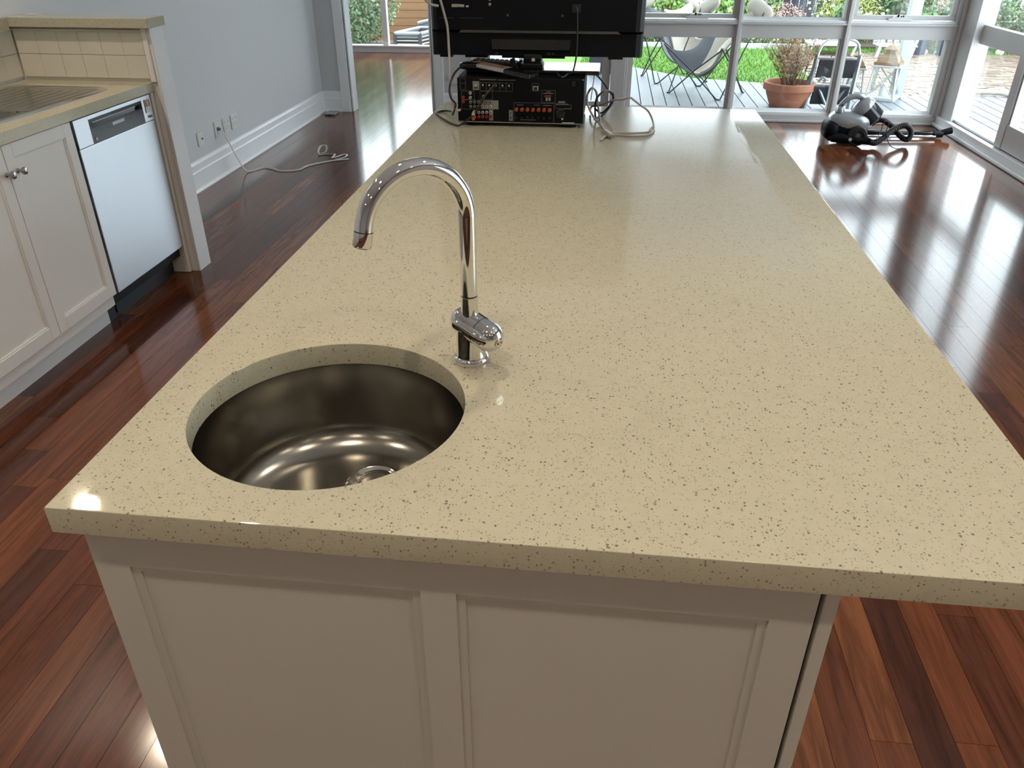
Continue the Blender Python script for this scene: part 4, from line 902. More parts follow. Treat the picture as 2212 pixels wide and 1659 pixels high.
MB().tube(spline([(-0.014, 2.843, 0.906), (-0.019, 2.90, 0.92), (-0.029, 2.945, 0.96), (-0.035, 2.91, 1.0), (-0.050, 2.87, 1.02), (-0.063, 2.88, 1.0), (-0.064, 2.84, 0.985), (-0.056, 2.83, 0.96), (-0.035, 2.86, 0.92), (-0.017, 2.835, 0.908), (0.0, 2.74, 0.908)], 8), 0.0038, 8).build('lead', 'greycab', lead, smooth=True)
mb = MB(); mb.tube([(-0.001, 2.748, 0.908), (0.006, 2.715, 0.908), (0.012, 2.69, 0.909), (0.0235, 2.645, 0.909)], [0.004, 0.007, 0.0098, 0.0098], 10, flat=0.7); mb.build('connector', 'greycab', lead, smooth=True)
for s_ in (-1, 1): MB().tube([(0.0235 + s_ * 0.005, 2.645 + s_ * 0.001, 0.909), (0.0285 + s_ * 0.005, 2.626 + s_ * 0.001, 0.909)], 0.0018, 8).build('pin', 'drain', lead, smooth=True)
cable('mains_cable', 'thin black mains lead dropping from the television to its stand', [(-0.113, 2.878, 1.271), (-0.109, 2.87, 1.24), (-0.107, 2.868, 1.167), (-0.108, 2.868, 1.124), (-0.113, 2.868, 1.09), (-0.118, 2.85, 1.07)], 0.003, 'cable')
# ================================================================== vacuum cleaner
vc = thing('vacuum_cleaner', 'silver and black bagless vacuum cleaner with coiled hose by the corner window', 'vacuum', (1.95, 6.72, 0))
MB().sph((1.925, 6.72, 0.115), (0.165, 0.125, 0.095), 32, 16, e=0.75).build('base_shell', 'black', vc, smooth=True)
top = MB().sph((1.945, 6.72, 0.165), (0.175, 0.13, 0.085), 32, 16, e=0.8); top.build('silver_shell', 'silver', vc, smooth=True)
MB().sph((1.80, 6.70, 0.105), (0.06, 0.115, 0.075), 24, 12, e=0.7).build('bumper', 'blackm', vc, smooth=True)
RW = rot_to((0, -1, 0))
for s_ in (-1, 1):
    y0 = 6.72 + s_ * 0.118
    wh = MB().lathe([(0, 0.0), (0.072, 0.0), (0.078, 0.008), (0.078, 0.026), (0.07, 0.034), (0.045, 0.036), (0.04, 0.03), (0, 0.03)], (1.985, y0 - (0 if s_ < 0 else 0.034) + (0.0 if s_ < 0 else 0.034), 0.0785), 32, RW if s_ < 0 else rot_to((0, 1, 0))).build('wheel', 'rubber', vc, smooth=True)
    MB().lathe([(0.0, 0.03), (0.02, 0.034), (0.016, 0.038), (0, 0.039)], (1.985, y0, 0.0785), 20, RW if s_ < 0 else rot_to((0, 1, 0))).build('hub', 'darkgrey', wh, smooth=True)
dc = Vector((0.62, -0.08, -0.55)).normalized()   # bin axis, pointing down-right
RB = rot_to(-dc); bc = Vector((2.06, 6.712, 0.232))
MB().lathe([(0, -0.085), (0.080, -0.085), (0.096, -0.075), (0.099, 0.03), (0, 0.03)], bc, 40, RB).build('dust_bin', 'smoke', vc, smooth=True)
MB().lathe([(0.0, -0.104), (0.05, -0.104), (0.058, -0.098), (0.072, -0.083), (0, -0.083)], bc, 36, RB).build('bin_base', 'black', vc, smooth=True)
MB().lathe([(0.101, 0.03), (0.102, 0.045), (0.090, 0.085), (0.058, 0.112), (0.0, 0.120)], bc, 40, RB).build('bin_lid', 'silver', vc, smooth=True)
for k in range(8):
    a = 2 * PI * k / 8; q = Vector((math.cos(a) * 0.09, math.sin(a) * 0.09, 0)); q0 = bc + RB @ (q + Vector((0, 0, 0.02))); q1 = bc + RB @ (Vector((q.x * 0.95, q.y * 0.95, -0.07)))
    MB().tube([q0, q1], 0.003, 6).build('bin_rib', 'smoke', vc, smooth=True)
MB().tube(spline([(1.835, 6.71, 0.215), (1.850, 6.71, 0.275), (1.885, 6.71, 0.325), (1.93, 6.71, 0.352), (1.985, 6.71, 0.352), (2.03, 6.71, 0.33)], 6), [0.02] * 12 + [0.022] * 19, 14).build('carry_handle', 'silver', vc, smooth=True)
MB().sph((1.85, 6.70, 0.235), (0.035, 0.05, 0.05), 18, 10).build('handle_foot', 'silver', vc, smooth=True)
MB().tube([(1.856, 6.69, 0.29), (1.862, 6.683, 0.30)], 0.011, 12).build('release_button', 'darkgrey', vc, smooth=True)
mb = MB(); mb.M = Matrix.Translation((1.935, 6.592, 0.165)) @ Euler((0.1, 0, 0)).to_matrix().to_4x4(); mb.cbox((0, 0, 0), (0.03, 0.004, 0.025)); mb.build('badge', mat('yellow badge', (0.45, 0.33, 0.10), 0.4), vc, bev=0.003)
hs_ = [(2.08, 6.78, 0.13), (2.154, 6.80, 0.15), (2.205, 6.80, 0.162), (2.24, 6.78, 0.157), (2.272, 6.75, 0.135), (2.296, 6.72, 0.117), (2.336, 6.7, 0.075), (2.376, 6.68, 0.047), (2.4, 6.66, 0.047), (2.412, 6.65, 0.077), (2.4, 6.65, 0.123), (2.354, 6.63, 0.158), (2.307, 6.62, 0.152), (2.243, 6.6, 0.12), (2.174, 6.57, 0.064), (2.123, 6.55, 0.036), (2.08, 6.553, 0.042)]
hp = spline(hs_, 10); hr = [0.0215 + (0.0018 if k % 2 else -0.0012) for k in range(len(hp))]
MB().tube(hp, hr, 14).build('hose', 'rubber', vc, smooth=True)
MB().tube(spline([(2.085, 6.555, 0.045), (2.02, 6.575, 0.047), (1.93, 6.60, 0.052), (1.86, 6.61, 0.056), (1.805, 6.62, 0.060)], 5), [0.026] * 6 + [0.033] * 5 + [0.040] * 10, 18).build('hose_grip', 'black', vc, smooth=True)
MB().tube([(1.806, 6.62, 0.060), (1.775, 6.625, 0.062)], [0.034, 0.03], 18, caps=False).build('grip_mouth', 'blackg', vc, smooth=True)
MB().lathe([(0, 0), (0.014, 0), (0.013, 0.01), (0, 0.012)], (1.93, 6.557, 0.055), 16, rot_to((0, -1, 0.3))).build('suction_slider', 'silver', vc, smooth=True)
MB().tube([(2.10, 6.89, 0.045), (2.469, 6.905, 0.045), (2.72, 6.93, 0.040)], 0.0195, 14).build('wand', 'blackg', vc, smooth=True)
MB().tube([(2.12, 6.86, 0.020), (2.35, 6.875, 0.020), (2.70, 6.91, 0.020)], 0.012, 12).build('inner_tube', 'chrome', vc, smooth=True)
MB().tube([(2.68, 6.925, 0.036), (2.755, 6.932, 0.036)], 0.029, 14).build('wand_collar', 'black', vc, smooth=True)
MB().tube([(2.745, 6.932, 0.045), (2.825, 6.935, 0.066)], [0.023, 0.027], 14).build('wand_elbow', 'black', vc, smooth=True)
MB().tube(spline([(2.007, 6.6, 0.142), (2.049, 6.55, 0.083), (2.107, 6.52, 0.067), (2.154, 6.58, 0.111), (2.17, 6.60, 0.188), (2.207, 6.60, 0.178), (2.196, 6.57, 0.112), (2.224, 6.5, 0.03), (2.298, 6.5, 0.006), (2.36, 6.53, 0.006)], 8), 0.0035, 6).build('mains_lead', 'cable', vc, smooth=True)
# ================================================================== recessed ceiling downlights over the kitchen
lamp_pos = [(x, y) for y in (-1.3, 0.15, 1.6) for x in (-1.75, -0.45, 0.85, 2.1)] + [(-2.36, 2.69)]
dlm = emit('lamp lens', LAMP_COL, 6.0)
for (x, y) in lamp_pos:
    t = thing('downlight', 'round recessed downlight in the kitchen ceiling above the island', 'light', (x, y, ZC - 0.012), 0, 'recessed downlights over the kitchen')
    MB().lathe([(0.045, 0.012), (0.058, 0.012), (0.06, 0.004), (0.056, 0), (0.046, 0.004)], (0, 0, 0), 28).build('trim_ring', 'white', t, local=True, smooth=True)
    MB().lathe([(0.045, 0.010), (0, 0.010)], (0, 0, 0), 28).build('lens', dlm, t, local=True)
    ld = bpy.data.lights.new('downlight_bulb', 'AREA'); ld.shape = 'DISK'; ld.size = 0.085; ld.energy = LAMP_W * (1.7 if y > 2 else 1.0); ld.color = LAMP_COL; ld.spread = math.radians(130)
    lo = bpy.data.objects.new('downlight_bulb', ld); C.objects.link(lo); lo.location = (0, 0, -0.002); lo.parent = t
# ================================================================== outside: deck, lawn, patio
DZ = -0.12
def deck_end(x):
    if x < 0.3: return 11.45
    if x < 1.03: return 11.40 - (x - 0.3) * 1.17
    if x < 1.9: return 10.54 - (x - 1.03) * 0.32
    if x < 2.7: return 10.26 - (x - 1.9) * 0.9
    return 9.54 + (x - 2.7) * 0.06
dxs = [-1.1, 0.3, 1.03, 1.9, 2.7, 6.4]
dk = MB().prism([(-1.1, YF + 0.16), (6.4, YF + 0.16)] + [(q, deck_end(q) - 0.01) for q in reversed(dxs)], DZ - 0.12, DZ - 0.03).build('deck', 'deckgap'); tag(dk, kind='structure')
k = 0; x = -1.1
while x < 6.3:
    pl = [(x + 0.005, YF + 0.17), (x + 0.129, YF + 0.17), (x + 0.129, deck_end(x + 0.134)), (x + 0.005, deck_end(x))]
    MB().prism(pl, DZ - 0.025, DZ).build('deck_board', 'deck', dk)
    x += 0.134
# lawn
def lawn_poly(): return [(-1.1, 9.4), (7.5, 9.4), (7.5, 16.0), (-1.1, 16.0)]
lw = MB().box(-1.1, 9.0, 9.3, 17.0, -0.32, -0.20).build('lawn', 'lawn'); tag(lw, kind='structure')
gb = MB(); rg = random.Random(7)
for k in range(26000):
    x = rg.uniform(-0.4, 4.4); y = rg.uniform(9.8, 14.0)
    if y < deck_end(x) - 0.02: continue
    if x > 2.55 and y < 13.3 and x > 2.55 + (y - 9.4) * 0.05: continue
    h = rg.uniform(0.02, 0.055); a = rg.uniform(0, 2 * PI); wv_ = rg.uniform(0.004, 0.009); lx, ly = rg.uniform(-0.03, 0.03), rg.uniform(-0.03, 0.03)
    gb.add([(x - wv_ * math.cos(a), y - wv_ * math.sin(a), -0.20), (x + wv_ * math.cos(a), y + wv_ * math.sin(a), -0.20), (x + lx, y + ly, -0.20 + h)], [(0, 1, 2)])
for k in range(3500):
    x = rg.uniform(3.0, 7.5); y = rg.uniform(13.45, 14.0); h = rg.uniform(0.02, 0.06)
    gb.add([(x - 0.006, y, -0.2), (x + 0.006, y, -0.2), (x + rg.uniform(-.03, .03), y + rg.uniform(-.03, .03), -0.19 + h)], [(0, 1, 2)])
g_ = gb.build('grass', 'grass', fix=False); tag(g_, 'short bright green lawn grass between deck and garden bed', 'grass', kind='stuff')
# patio of clay pavers
pt = MB().box(2.62, 9.0, 9.4, 13.45, -0.30, -0.185).build('patio', 'mortar'); tag(pt, kind='structure')
pu = MB().box(-0.5, 0.5, -0.5, 0.5, -1, 0).mesh('paver'); pu.materials.append(M['paver'])
rp = random.Random(3); pc = []; y = 9.5; r_ = 0
while y < 13.4:
    x = 2.66 + (0.115 if r_ % 2 else 0)
    while x < 8.2:
        pc.append((x, y)); x += 0.235
    y += 0.118; r_ += 1
def pkey(p):
    q = project((p[0] + 0.115, p[1] + 0.055, -0.17)); 
    return (q[2] if q and 1760 < q[0] < 2260 and 0 < q[1] < 230 else 99 + p[0])
pc.sort(key=pkey); prest = MB()
for k, (x, y) in enumerate(pc):
    dz = rp.uniform(-0.004, 0.004)
    if k < 295:
        o = bpy.data.objects.new('paver', pu); C.objects.link(o); o.parent = pt; o.location = Vector((x + 0.1175, y + 0.059, -0.168 + dz)) - Vector(pt.location)
        o.scale = (0.228, 0.111, 0.03); o.rotation_euler = (rp.uniform(-0.01, 0.01), rp.uniform(-0.01, 0.01), rp.uniform(-0.012, 0.012))
    else: prest.box(x + 0.004, x + 0.231, y + 0.003, y + 0.115, -0.198, -0.168 + dz)
prest.build('paver_field', 'paver', pt, fix=False)['kind'] = 'stuff'
ed = box('edging_strip', 'edging', (-0.6, 3.2, 14.02, 14.1, -0.22, -0.12), bev=0.01); tag(ed, 'pale concrete edging between lawn and garden bed', 'edging')
gbd = box('garden_bed', 'mulch', (-0.8, 9.0, 14.1, 17.0, -0.25, -0.15)); tag(gbd, kind='structure')
grd = box('ground', 'mulch', (-9.0, 12.0, 11.62, 24.0, -0.5, -0.33)); tag(grd, kind='structure')
# ---- verandah roof, beam, posts
vr = thing('verandah', 'white verandah post and roof edge at the deck corner', 'verandah', (3.16, 9.45, DZ))
box('post', 'post', (3.10, 3.215, 9.40, 9.51, DZ, 2.2), vr, bev=0.006); box('post', 'post', (-1.0, -0.885, 9.40, 9.51, DZ, 2.2), vr, bev=0.006)
box('beam', 'post', (-1.1, 3.3, 9.40, 9.50, 2.2, 2.38), vr)
MB().add([(-1.1, YF + 0.16, 2.46), (3.35, YF + 0.16, 2.46), (3.35, 9.6, 2.39), (-1.1, 9.6, 2.39)], [(0, 1, 2, 3)]).build('roof_sheet', 'roofsheet', vr, fix=False)
for x in (-0.9, -0.3, 0.3, 0.9, 1.5, 2.1, 2.7, 3.25): box('rafter', 'post', (x, x + 0.045, YF + 0.16, 9.6, 2.28, 2.38), vr)
# ---- foliage helpers
def leaves(rnd, c, rad, n, size, mb, shell=0.55, up=0.3, aspect=0.5):
    for _ in range(n):
        while True:
            p = Vector((rnd.uniform(-1, 1), rnd.uniform(-1, 1), rnd.uniform(-1, 1)))
            if shell < p.length < 1: break
        q = Vector((c[0] + p.x * rad[0], c[1] + p.y * rad[1], c[2] + p.z * rad[2]))
        d = (p.normalized() + Vector((rnd.uniform(-1, 1), rnd.uniform(-1, 1), rnd.uniform(-1, 1) + up)) * 0.9).normalized()
        t = d.orthogonal().normalized(); t = (Matrix.Rotation(rnd.uniform(0, 2 * PI), 3, d) @ t); b_ = d.cross(t); s = size * rnd.uniform(0.6, 1.3)
        mb.add([q, q + t * s * 0.5 + b_ * s * aspect * 0.5, q + t * s, q + t * s * 0.5 - b_ * s * aspect * 0.5], [(0, 1, 2, 3)])
def bush(name, label, c, rad, n, size, m, seed, cat='bush', grp=None, base=-0.2, aspect=0.5, shell=0.5):
    rnd = random.Random(seed); t = thing(name, label, cat, (c[0], c[1], base), 0, grp)
    mb = MB(); leaves(rnd, c, rad, n, size, mb, shell, aspect=aspect); fo = mb.build('foliage', m, t, fix=False); fo['kind'] = 'stuff'
    st = MB()
    for k in range(7):
        a = 2 * PI * k / 7 + rnd.uniform(-.3, .3)
        st.tube([(c[0] + 0.03 * math.cos(a), c[1] + 0.03 * math.sin(a), base), (c[0] + rad[0] * .4 * math.cos(a), c[1] + rad[1] * .4 * math.sin(a), (base + c[2]) / 2 + .1), (c[0] + rad[0] * .75 * math.cos(a), c[1] + rad[1] * .75 * math.sin(a), c[2] + rad[2] * .5)], [0.02, 0.012, 0.004], 6)
    st.build('stems', 'twig', t); return t
bush('hedge_shrub', 'leafy bright green shrub behind the canvas chairs', (1.75, 14.95, 0.45), (0.72, 0.35, 0.75), 2600, 0.10, 'leafA', 1)
bush('hedge_shrub', 'leafy green shrub left of the white cushions near the brick wall', (1.15, 15.72, 0.4), (0.55, 0.28, 0.75), 1500, 0.09, 'leafA', 2)
bush('grey_shrub', 'fine-leaved grey-green shrub in front of the brick wall', (0.42, 15.0, 0.35), (0.5, 0.3, 0.7), 2400, 0.045, 'leafB', 3)
bush('low_shrub', 'low feathery shrub along the edging at the lawn end', (0.45, 14.38, -0.02), (0.75, 0.22, 0.17), 2000, 0.05, 'leafC', 4)
bush('hedge_shrub', 'green shrub right of the mullion behind the white cushion', (2.5, 15.7, 0.35), (0.5, 0.25, 0.7), 1500, 0.09, 'leafA', 5)
bush('pink_flower_bed', 'dusty pink flowering plant in the garden bed', (2.88, 14.8, 0.12), (0.40, 0.28, 0.32), 1900, 0.035, 'pink', 6, 'plant')
bush('low_shrub', 'low green groundcover below the pink flowers', (2.75, 14.28, -0.05), (0.75, 0.16, 0.14), 1900, 0.045, 'leafB', 12)
ys = bush('grassy_plant', 'yellow-green grassy plant dotted with white flowers', (3.92, 14.88, 0.2), (0.60, 0.35, 0.5), 2600, 0.10, 'leafD', 7, 'plant', aspect=0.12)
rnd = random.Random(8)
fm = MB().sph((0, 0, 0), (0.022, 0.022, 0.018), 8, 5).mesh('flower'); fm.materials.append(M['flower'])
for k in range(60):
    o = bpy.data.objects.new('flower', fm); C.objects.link(o); o.parent = ys; s_ = rnd.uniform(0.7, 1.3); o.scale = (s_, s_, s_)
    o.location = (rnd.uniform(-0.85, 0.55), rnd.uniform(-0.40, -0.3), rnd.uniform(0.15, 0.72))
bush('leafy_shrub', 'dark leafy shrub beyond the patio behind the post', (4.95, 15.3, 0.45), (0.42, 0.35, 0.6), 1600, 0.09, 'leafC', 9)
bush('dry_plant', 'dried brown spiky plant right of the verandah post', (5.15, 14.55, 0.3), (0.42, 0.25, 0.55), 700, 0.22, 'dryleaf', 10, 'plant', aspect=0.06)
bush('leafy_shrub', 'dark green shrub at the right end of the window view', (5.9, 15.2, 0.4), (0.45, 0.4, 0.6), 1500, 0.08, 'leafC', 11)
bush('conifer_shrub', 'dense green shrub seen through the right sidelight', (6.15, 13.75, 0.75), (0.9, 0.55, 0.75), 6500, 0.06, 'leafB', 13)
bush('low_shrub', 'small grey-green plant between the two navy pots', (4.9, 13.75, 0.0), (0.22, 0.16, 0.22), 900, 0.035, 'leafB', 14)
rk = random.Random(21)
for k in range(14):
    x = 4.4 + rk.uniform(0, 1.9); y = 13.5 + rk.uniform(0, 0.25); r_ = rk.uniform(0.04, 0.085)
    o = MB().sph((x, y, -0.19 + r_ * 0.5), (r_ * 1.2, r_, r_ * 0.7), 9, 6, Euler((rk.uniform(-.4, .4), rk.uniform(-.4, .4), rk.uniform(0, 3))).to_matrix(), 0.7).build('garden_rock', 'rock')
    tag(o, 'pale rock edging the garden bed behind the patio', 'rock', 'pale rocks along the patio edge')
# ---- fences and brick wall at the back
fn = thing('dark_fence', 'dark stained paling fence behind the flower bed', 'fence', (4.4, 16.2, -0.2))
for k in range(48): box('paling', 'fence', (1.5 + k * 0.145, 1.5 + k * 0.145 + 0.138, 16.2, 16.22, -0.2, 1.75 + 0.02 * (k % 3)), fn)
bwl = thing('brick_wall', 'red brick garden wall behind the grey-green shrub', 'wall', (0.2, 16.2, -0.2))
box('mortar_core', 'mortar', (-1.2, 1.48, 16.215, 16.3, -0.2, 1.75), bwl)
bme = MB().box(-0.5, 0.5, -0.5, 0.5, -0.5, 0.5).mesh('brick'); bme.materials.append(M['brick'])
for r_ in range(12):
    for k in range(12):
        x = -1.15 + k * 0.24 + (0.12 if r_ % 2 else 0)
        if x > 1.36 or x < -0.4: continue
        o = bpy.data.objects.new('brick', bme); C.objects.link(o); o.parent = bwl; o.location = (x - 0.2, 0.02, 0.05 + r_ * 0.086); o.scale = (0.23, 0.05, 0.076)
# ---- navy planters, white garden furniture
def planter(label, x, y, r, h):
    t = thing('garden_planter', label, 'planter', (x, y, -0.17))
    MB().lathe([(0, 0), (r * 0.72, 0), (r, h), (r * 0.88, h), (r * 0.86, h - 0.05), (0, h - 0.05)], (0, 0, 0), 28).build('pot', 'navypot', t, local=True, smooth=True)
    mb = MB(); leaves(random.Random(int(x * 10)), (0, 0, h + 0.16), (r, r, 0.24), 260, 0.09, mb); mb.build('plant', 'leafC', t, local=True, fix=False); return t
planter('navy planter just right of the verandah post', 4.66, 13.40, 0.135, 0.42)
planter('navy planter by the right window jamb', 5.02, 13.36, 0.135, 0.42)
planter('navy planter left of the post behind the white chair', 3.75, 14.25, 0.2, 0.30)
gc = thing('garden_chair', 'white slatted garden chair on the patio behind the lantern', 'chair', (4.25, 13.2, -0.17))
for (xa, ya, xb, yb) in ((3.97, 12.95, 4.02, 13.25), (4.45, 12.95, 4.42, 13.25)):
    MB().tube([(xa - 0.04, ya, -0.17), (xa + 0.06, ya + 0.12, 0.1), (xa + 0.10, ya + 0.2, 0.22)], 0.022, 6).build('leg', 'wwood', gc); MB().tube([(xb + 0.06, yb + 0.2, -0.17), (xb, yb + 0.05, 0.1), (xb - 0.05, ya, 0.2)], 0.022, 6).build('leg', 'wwood', gc)
for k in range(5): box('seat_slat', 'wwood', (3.96, 4.5, 12.98 + k * 0.075, 13.04 + k * 0.075, -0.02, 0.0), gc, bev=0.003)
for k in range(5): box('back_slat', 'wwood', (3.98 + k * 0.10, 4.05 + k * 0.10, 13.38, 13.40, 0.0, 0.22), gc, bev=0.003)
gt = thing('garden_table', 'white garden table behind the step ladder', 'table', (3.35, 13.3, -0.17))
box('tabletop', 'wwood', (3.0, 3.72, 13.1, 13.6, -0.03, 0.0), gt, bev=0.004)
for xa, ya in ((3.05, 13.13), (3.67, 13.13), (3.05, 13.55), (3.67, 13.55)): MB().tube([(xa - 0.04, ya, -0.17), (xa, ya, -0.03)], 0.02, 8).build('leg', 'wwood', gt)
MB().tube([(3.1, 13.3, 0.0), (3.22, 13.3, 0.2)], 0.018, 8).build('brace', 'wwood', gt); MB().tube([(3.52, 13.3, 0.0), (3.40, 13.3, 0.2)], 0.018, 8).build('brace', 'wwood', gt)
# ---- planter box, hose
pb = thing('planter_box', 'grey box on the deck beside the weatherboard wall', 'box', (-0.08, 10.85, DZ))
box('body', 'darkgrey', (-0.24, 0.08, 10.72, 11.0, DZ, 0.16), pb, bev=0.006); box('lid', 'cornir', (-0.26, 0.10, 10.70, 11.02, 0.16, 0.18), pb, bev=0.004)
ho = MB().tube(spline([(3.6, 9.66, DZ - 0.03), (4.0, 9.68, -0.085), (4.3, 9.70, -0.085), (4.42, 9.62, -0.09), (4.55, 9.58, -0.09), (5.4, 9.6, -0.09)], 8), 0.028, 12).build('hose_pipe', 'edging', smooth=True)
tag(ho, 'grey pipe lying along the deck edge outside the sidelight', 'pipe')
dm = MB().add([(4.62, 9.0, DZ), (5.0, 8.9, DZ), (5.1, 9.25, DZ), (4.7, 9.3, DZ), (4.8, 9.1, -0.05)], [(0, 1, 4), (1, 2, 4), (2, 3, 4), (3, 0, 4), (0, 3, 2, 1)])
# ---- terracotta pot with dried shrub
tpn = thing('terracotta_pot', 'terracotta pot with a dried brown shrub on the deck', 'plant pot', (1.885, 8.84, DZ))
MB().lathe([(0, 0), (0.17, 0), (0.225, 0.13), (0.232, 0.165), (0.255, 0.168), (0.262, 0.172), (0.262, 0.235), (0.255, 0.242), (0.235, 0.242), (0.228, 0.235), (0.222, 0.19), (0, 0.19)], (0, 0, 0), 48).build('pot', 'terra', tpn, local=True, smooth=True)
MB().lathe([(0, 0.2), (0.222, 0.192)], (0, 0, 0), 32).build('soil', 'soil', tpn, local=True)
rs = random.Random(15); tw = MB(); dl = MB()
for k in range(46):
    a = rs.uniform(0, 2 * PI); tl = rs.uniform(0.05, 1.0); p0 = Vector((rs.uniform(-.08, .08), rs.uniform(-.08, .08), 0.19)); pts_ = [p0]; d = Vector((math.cos(a) * tl, math.sin(a) * tl, 1.0)).normalized(); L = rs.uniform(0.28, 0.56)
    for j in range(5):
        d = (d + Vector((rs.uniform(-.3, .3), rs.uniform(-.3, .3), rs.uniform(-.05, .25)))).normalized(); pts_.append(pts_[-1] + d * L / 5)
    tw.tube(pts_, [0.006, 0.005, 0.004, 0.003, 0.002, 0.0012], 5)
    for j in range(2, 6):
        for _ in range(5):
            e = (d + Vector((rs.uniform(-1, 1), rs.uniform(-1, 1), rs.uniform(-.4, 1)))).normalized(); q0 = pts_[j]; q1 = q0 + e * rs.uniform(0.05, 0.12)
            tw.tube([q0, (q0 + q1) / 2 + Vector((0, 0, 0.01)), q1], [0.002, 0.0016, 0.0008], 3, caps=False)
            for _2 in range(5):
                q = q0.lerp(q1, rs.uniform(0.2, 1.1)) + Vector((rs.uniform(-.015, .015), rs.uniform(-.015, .015), rs.uniform(-.01, .02))); s = rs.uniform(0.018, 0.034); t_ = Vector((rs.uniform(-1, 1), rs.uniform(-1, 1), rs.uniform(-.3, 1))).normalized(); b_ = t_.orthogonal().normalized()
                dl.add([q, q + t_ * s * .5 + b_ * s * .13, q + t_ * s, q + t_ * s * .5 - b_ * s * .13], [(0, 1, 2, 3)])
tw.build('twigs', 'twig', tpn, local=True, fix=False)['kind'] = 'stuff'; dl.build('dry_leaves', 'dryleaf', tpn, local=True, fix=False)['kind'] = 'stuff'
# ---- step ladder
sl = thing('step_ladder', 'grey aluminium two-step ladder with black treads on the deck', 'ladder', (2.25, 8.8, DZ))
rail = lambda pts_, r, m, nm: MB().tube(pts_, r, 8).build(nm, m, sl, smooth=True)
MB().tube([(2.035, 8.70, DZ), (2.10, 8.80, 0.39)], 0.022, 4).build('front_rail', 'alugrey', sl); MB().tube([(2.475, 8.70, DZ), (2.52, 8.80, 0.39)], 0.022, 4).build('front_rail', 'alugrey', sl)
MB().tube([(2.055, 9.12, DZ), (2.12, 8.84, 0.33)], 0.016, 4).build('rear_rail', 'alu', sl); MB().tube([(2.50, 9.12, DZ), (2.50, 8.84, 0.33)], 0.016, 4).build('rear_rail', 'alu', sl)
rail(spline([(2.105, 8.81, 0.36), (2.125, 8.825, 0.44), (2.17, 8.84, 0.505), (2.26, 8.85, 0.53), (2.38, 8.85, 0.53), (2.47, 8.84, 0.505), (2.505, 8.825, 0.44), (2.515, 8.81, 0.36)], 6), 0.013, 'alu', 'handrail')
def tread(zc_, y0, xa, xb, h):
    mb = MB(); mb.M = Matrix.Translation(((xa + xb) / 2, y0, zc_)) @ Euler((math.radians(-72), 0, 0)).to_matrix().to_4x4(); mb.cbox((0, 0, 0), (xb - xa, h, 0.025)); o = mb.build('tread', 'tread', sl, bev=0.006)
    box('tread_lip', 'alu', (xa - 0.01, xb + 0.01, y0 + 0.03, y0 + 0.05, zc_ + h / 2 - 0.012, zc_ + h / 2 + 0.006), o); return o
tread(0.265, 8.77, 2.118, 2.485, 0.19); tread(0.015, 8.72, 2.095, 2.45, 0.19)
for x in (2.14, 2.42): MB().tube([(x, 8.70, 0.10), (x + 0.10 * (1 if x < 2.3 else -1), 8.69, -0.07)], 0.014, 4).build('fold_strut', 'alugrey', sl)
MB().tube(spline([(2.13, 8.70, 0.14), (2.16, 8.69, 0.19), (2.20, 8.69, 0.175), (2.18, 8.69, 0.14)], 5), 0.012, 6).build('fold_latch', 'alugrey', sl, smooth=True)
MB().tube(spline([(2.24, 8.80, 0.365), (2.25, 8.80, 0.385), (2.33, 8.80, 0.385), (2.34, 8.80, 0.365)], 4), 0.005, 6).build('catch_wire', 'rod', sl, smooth=True)
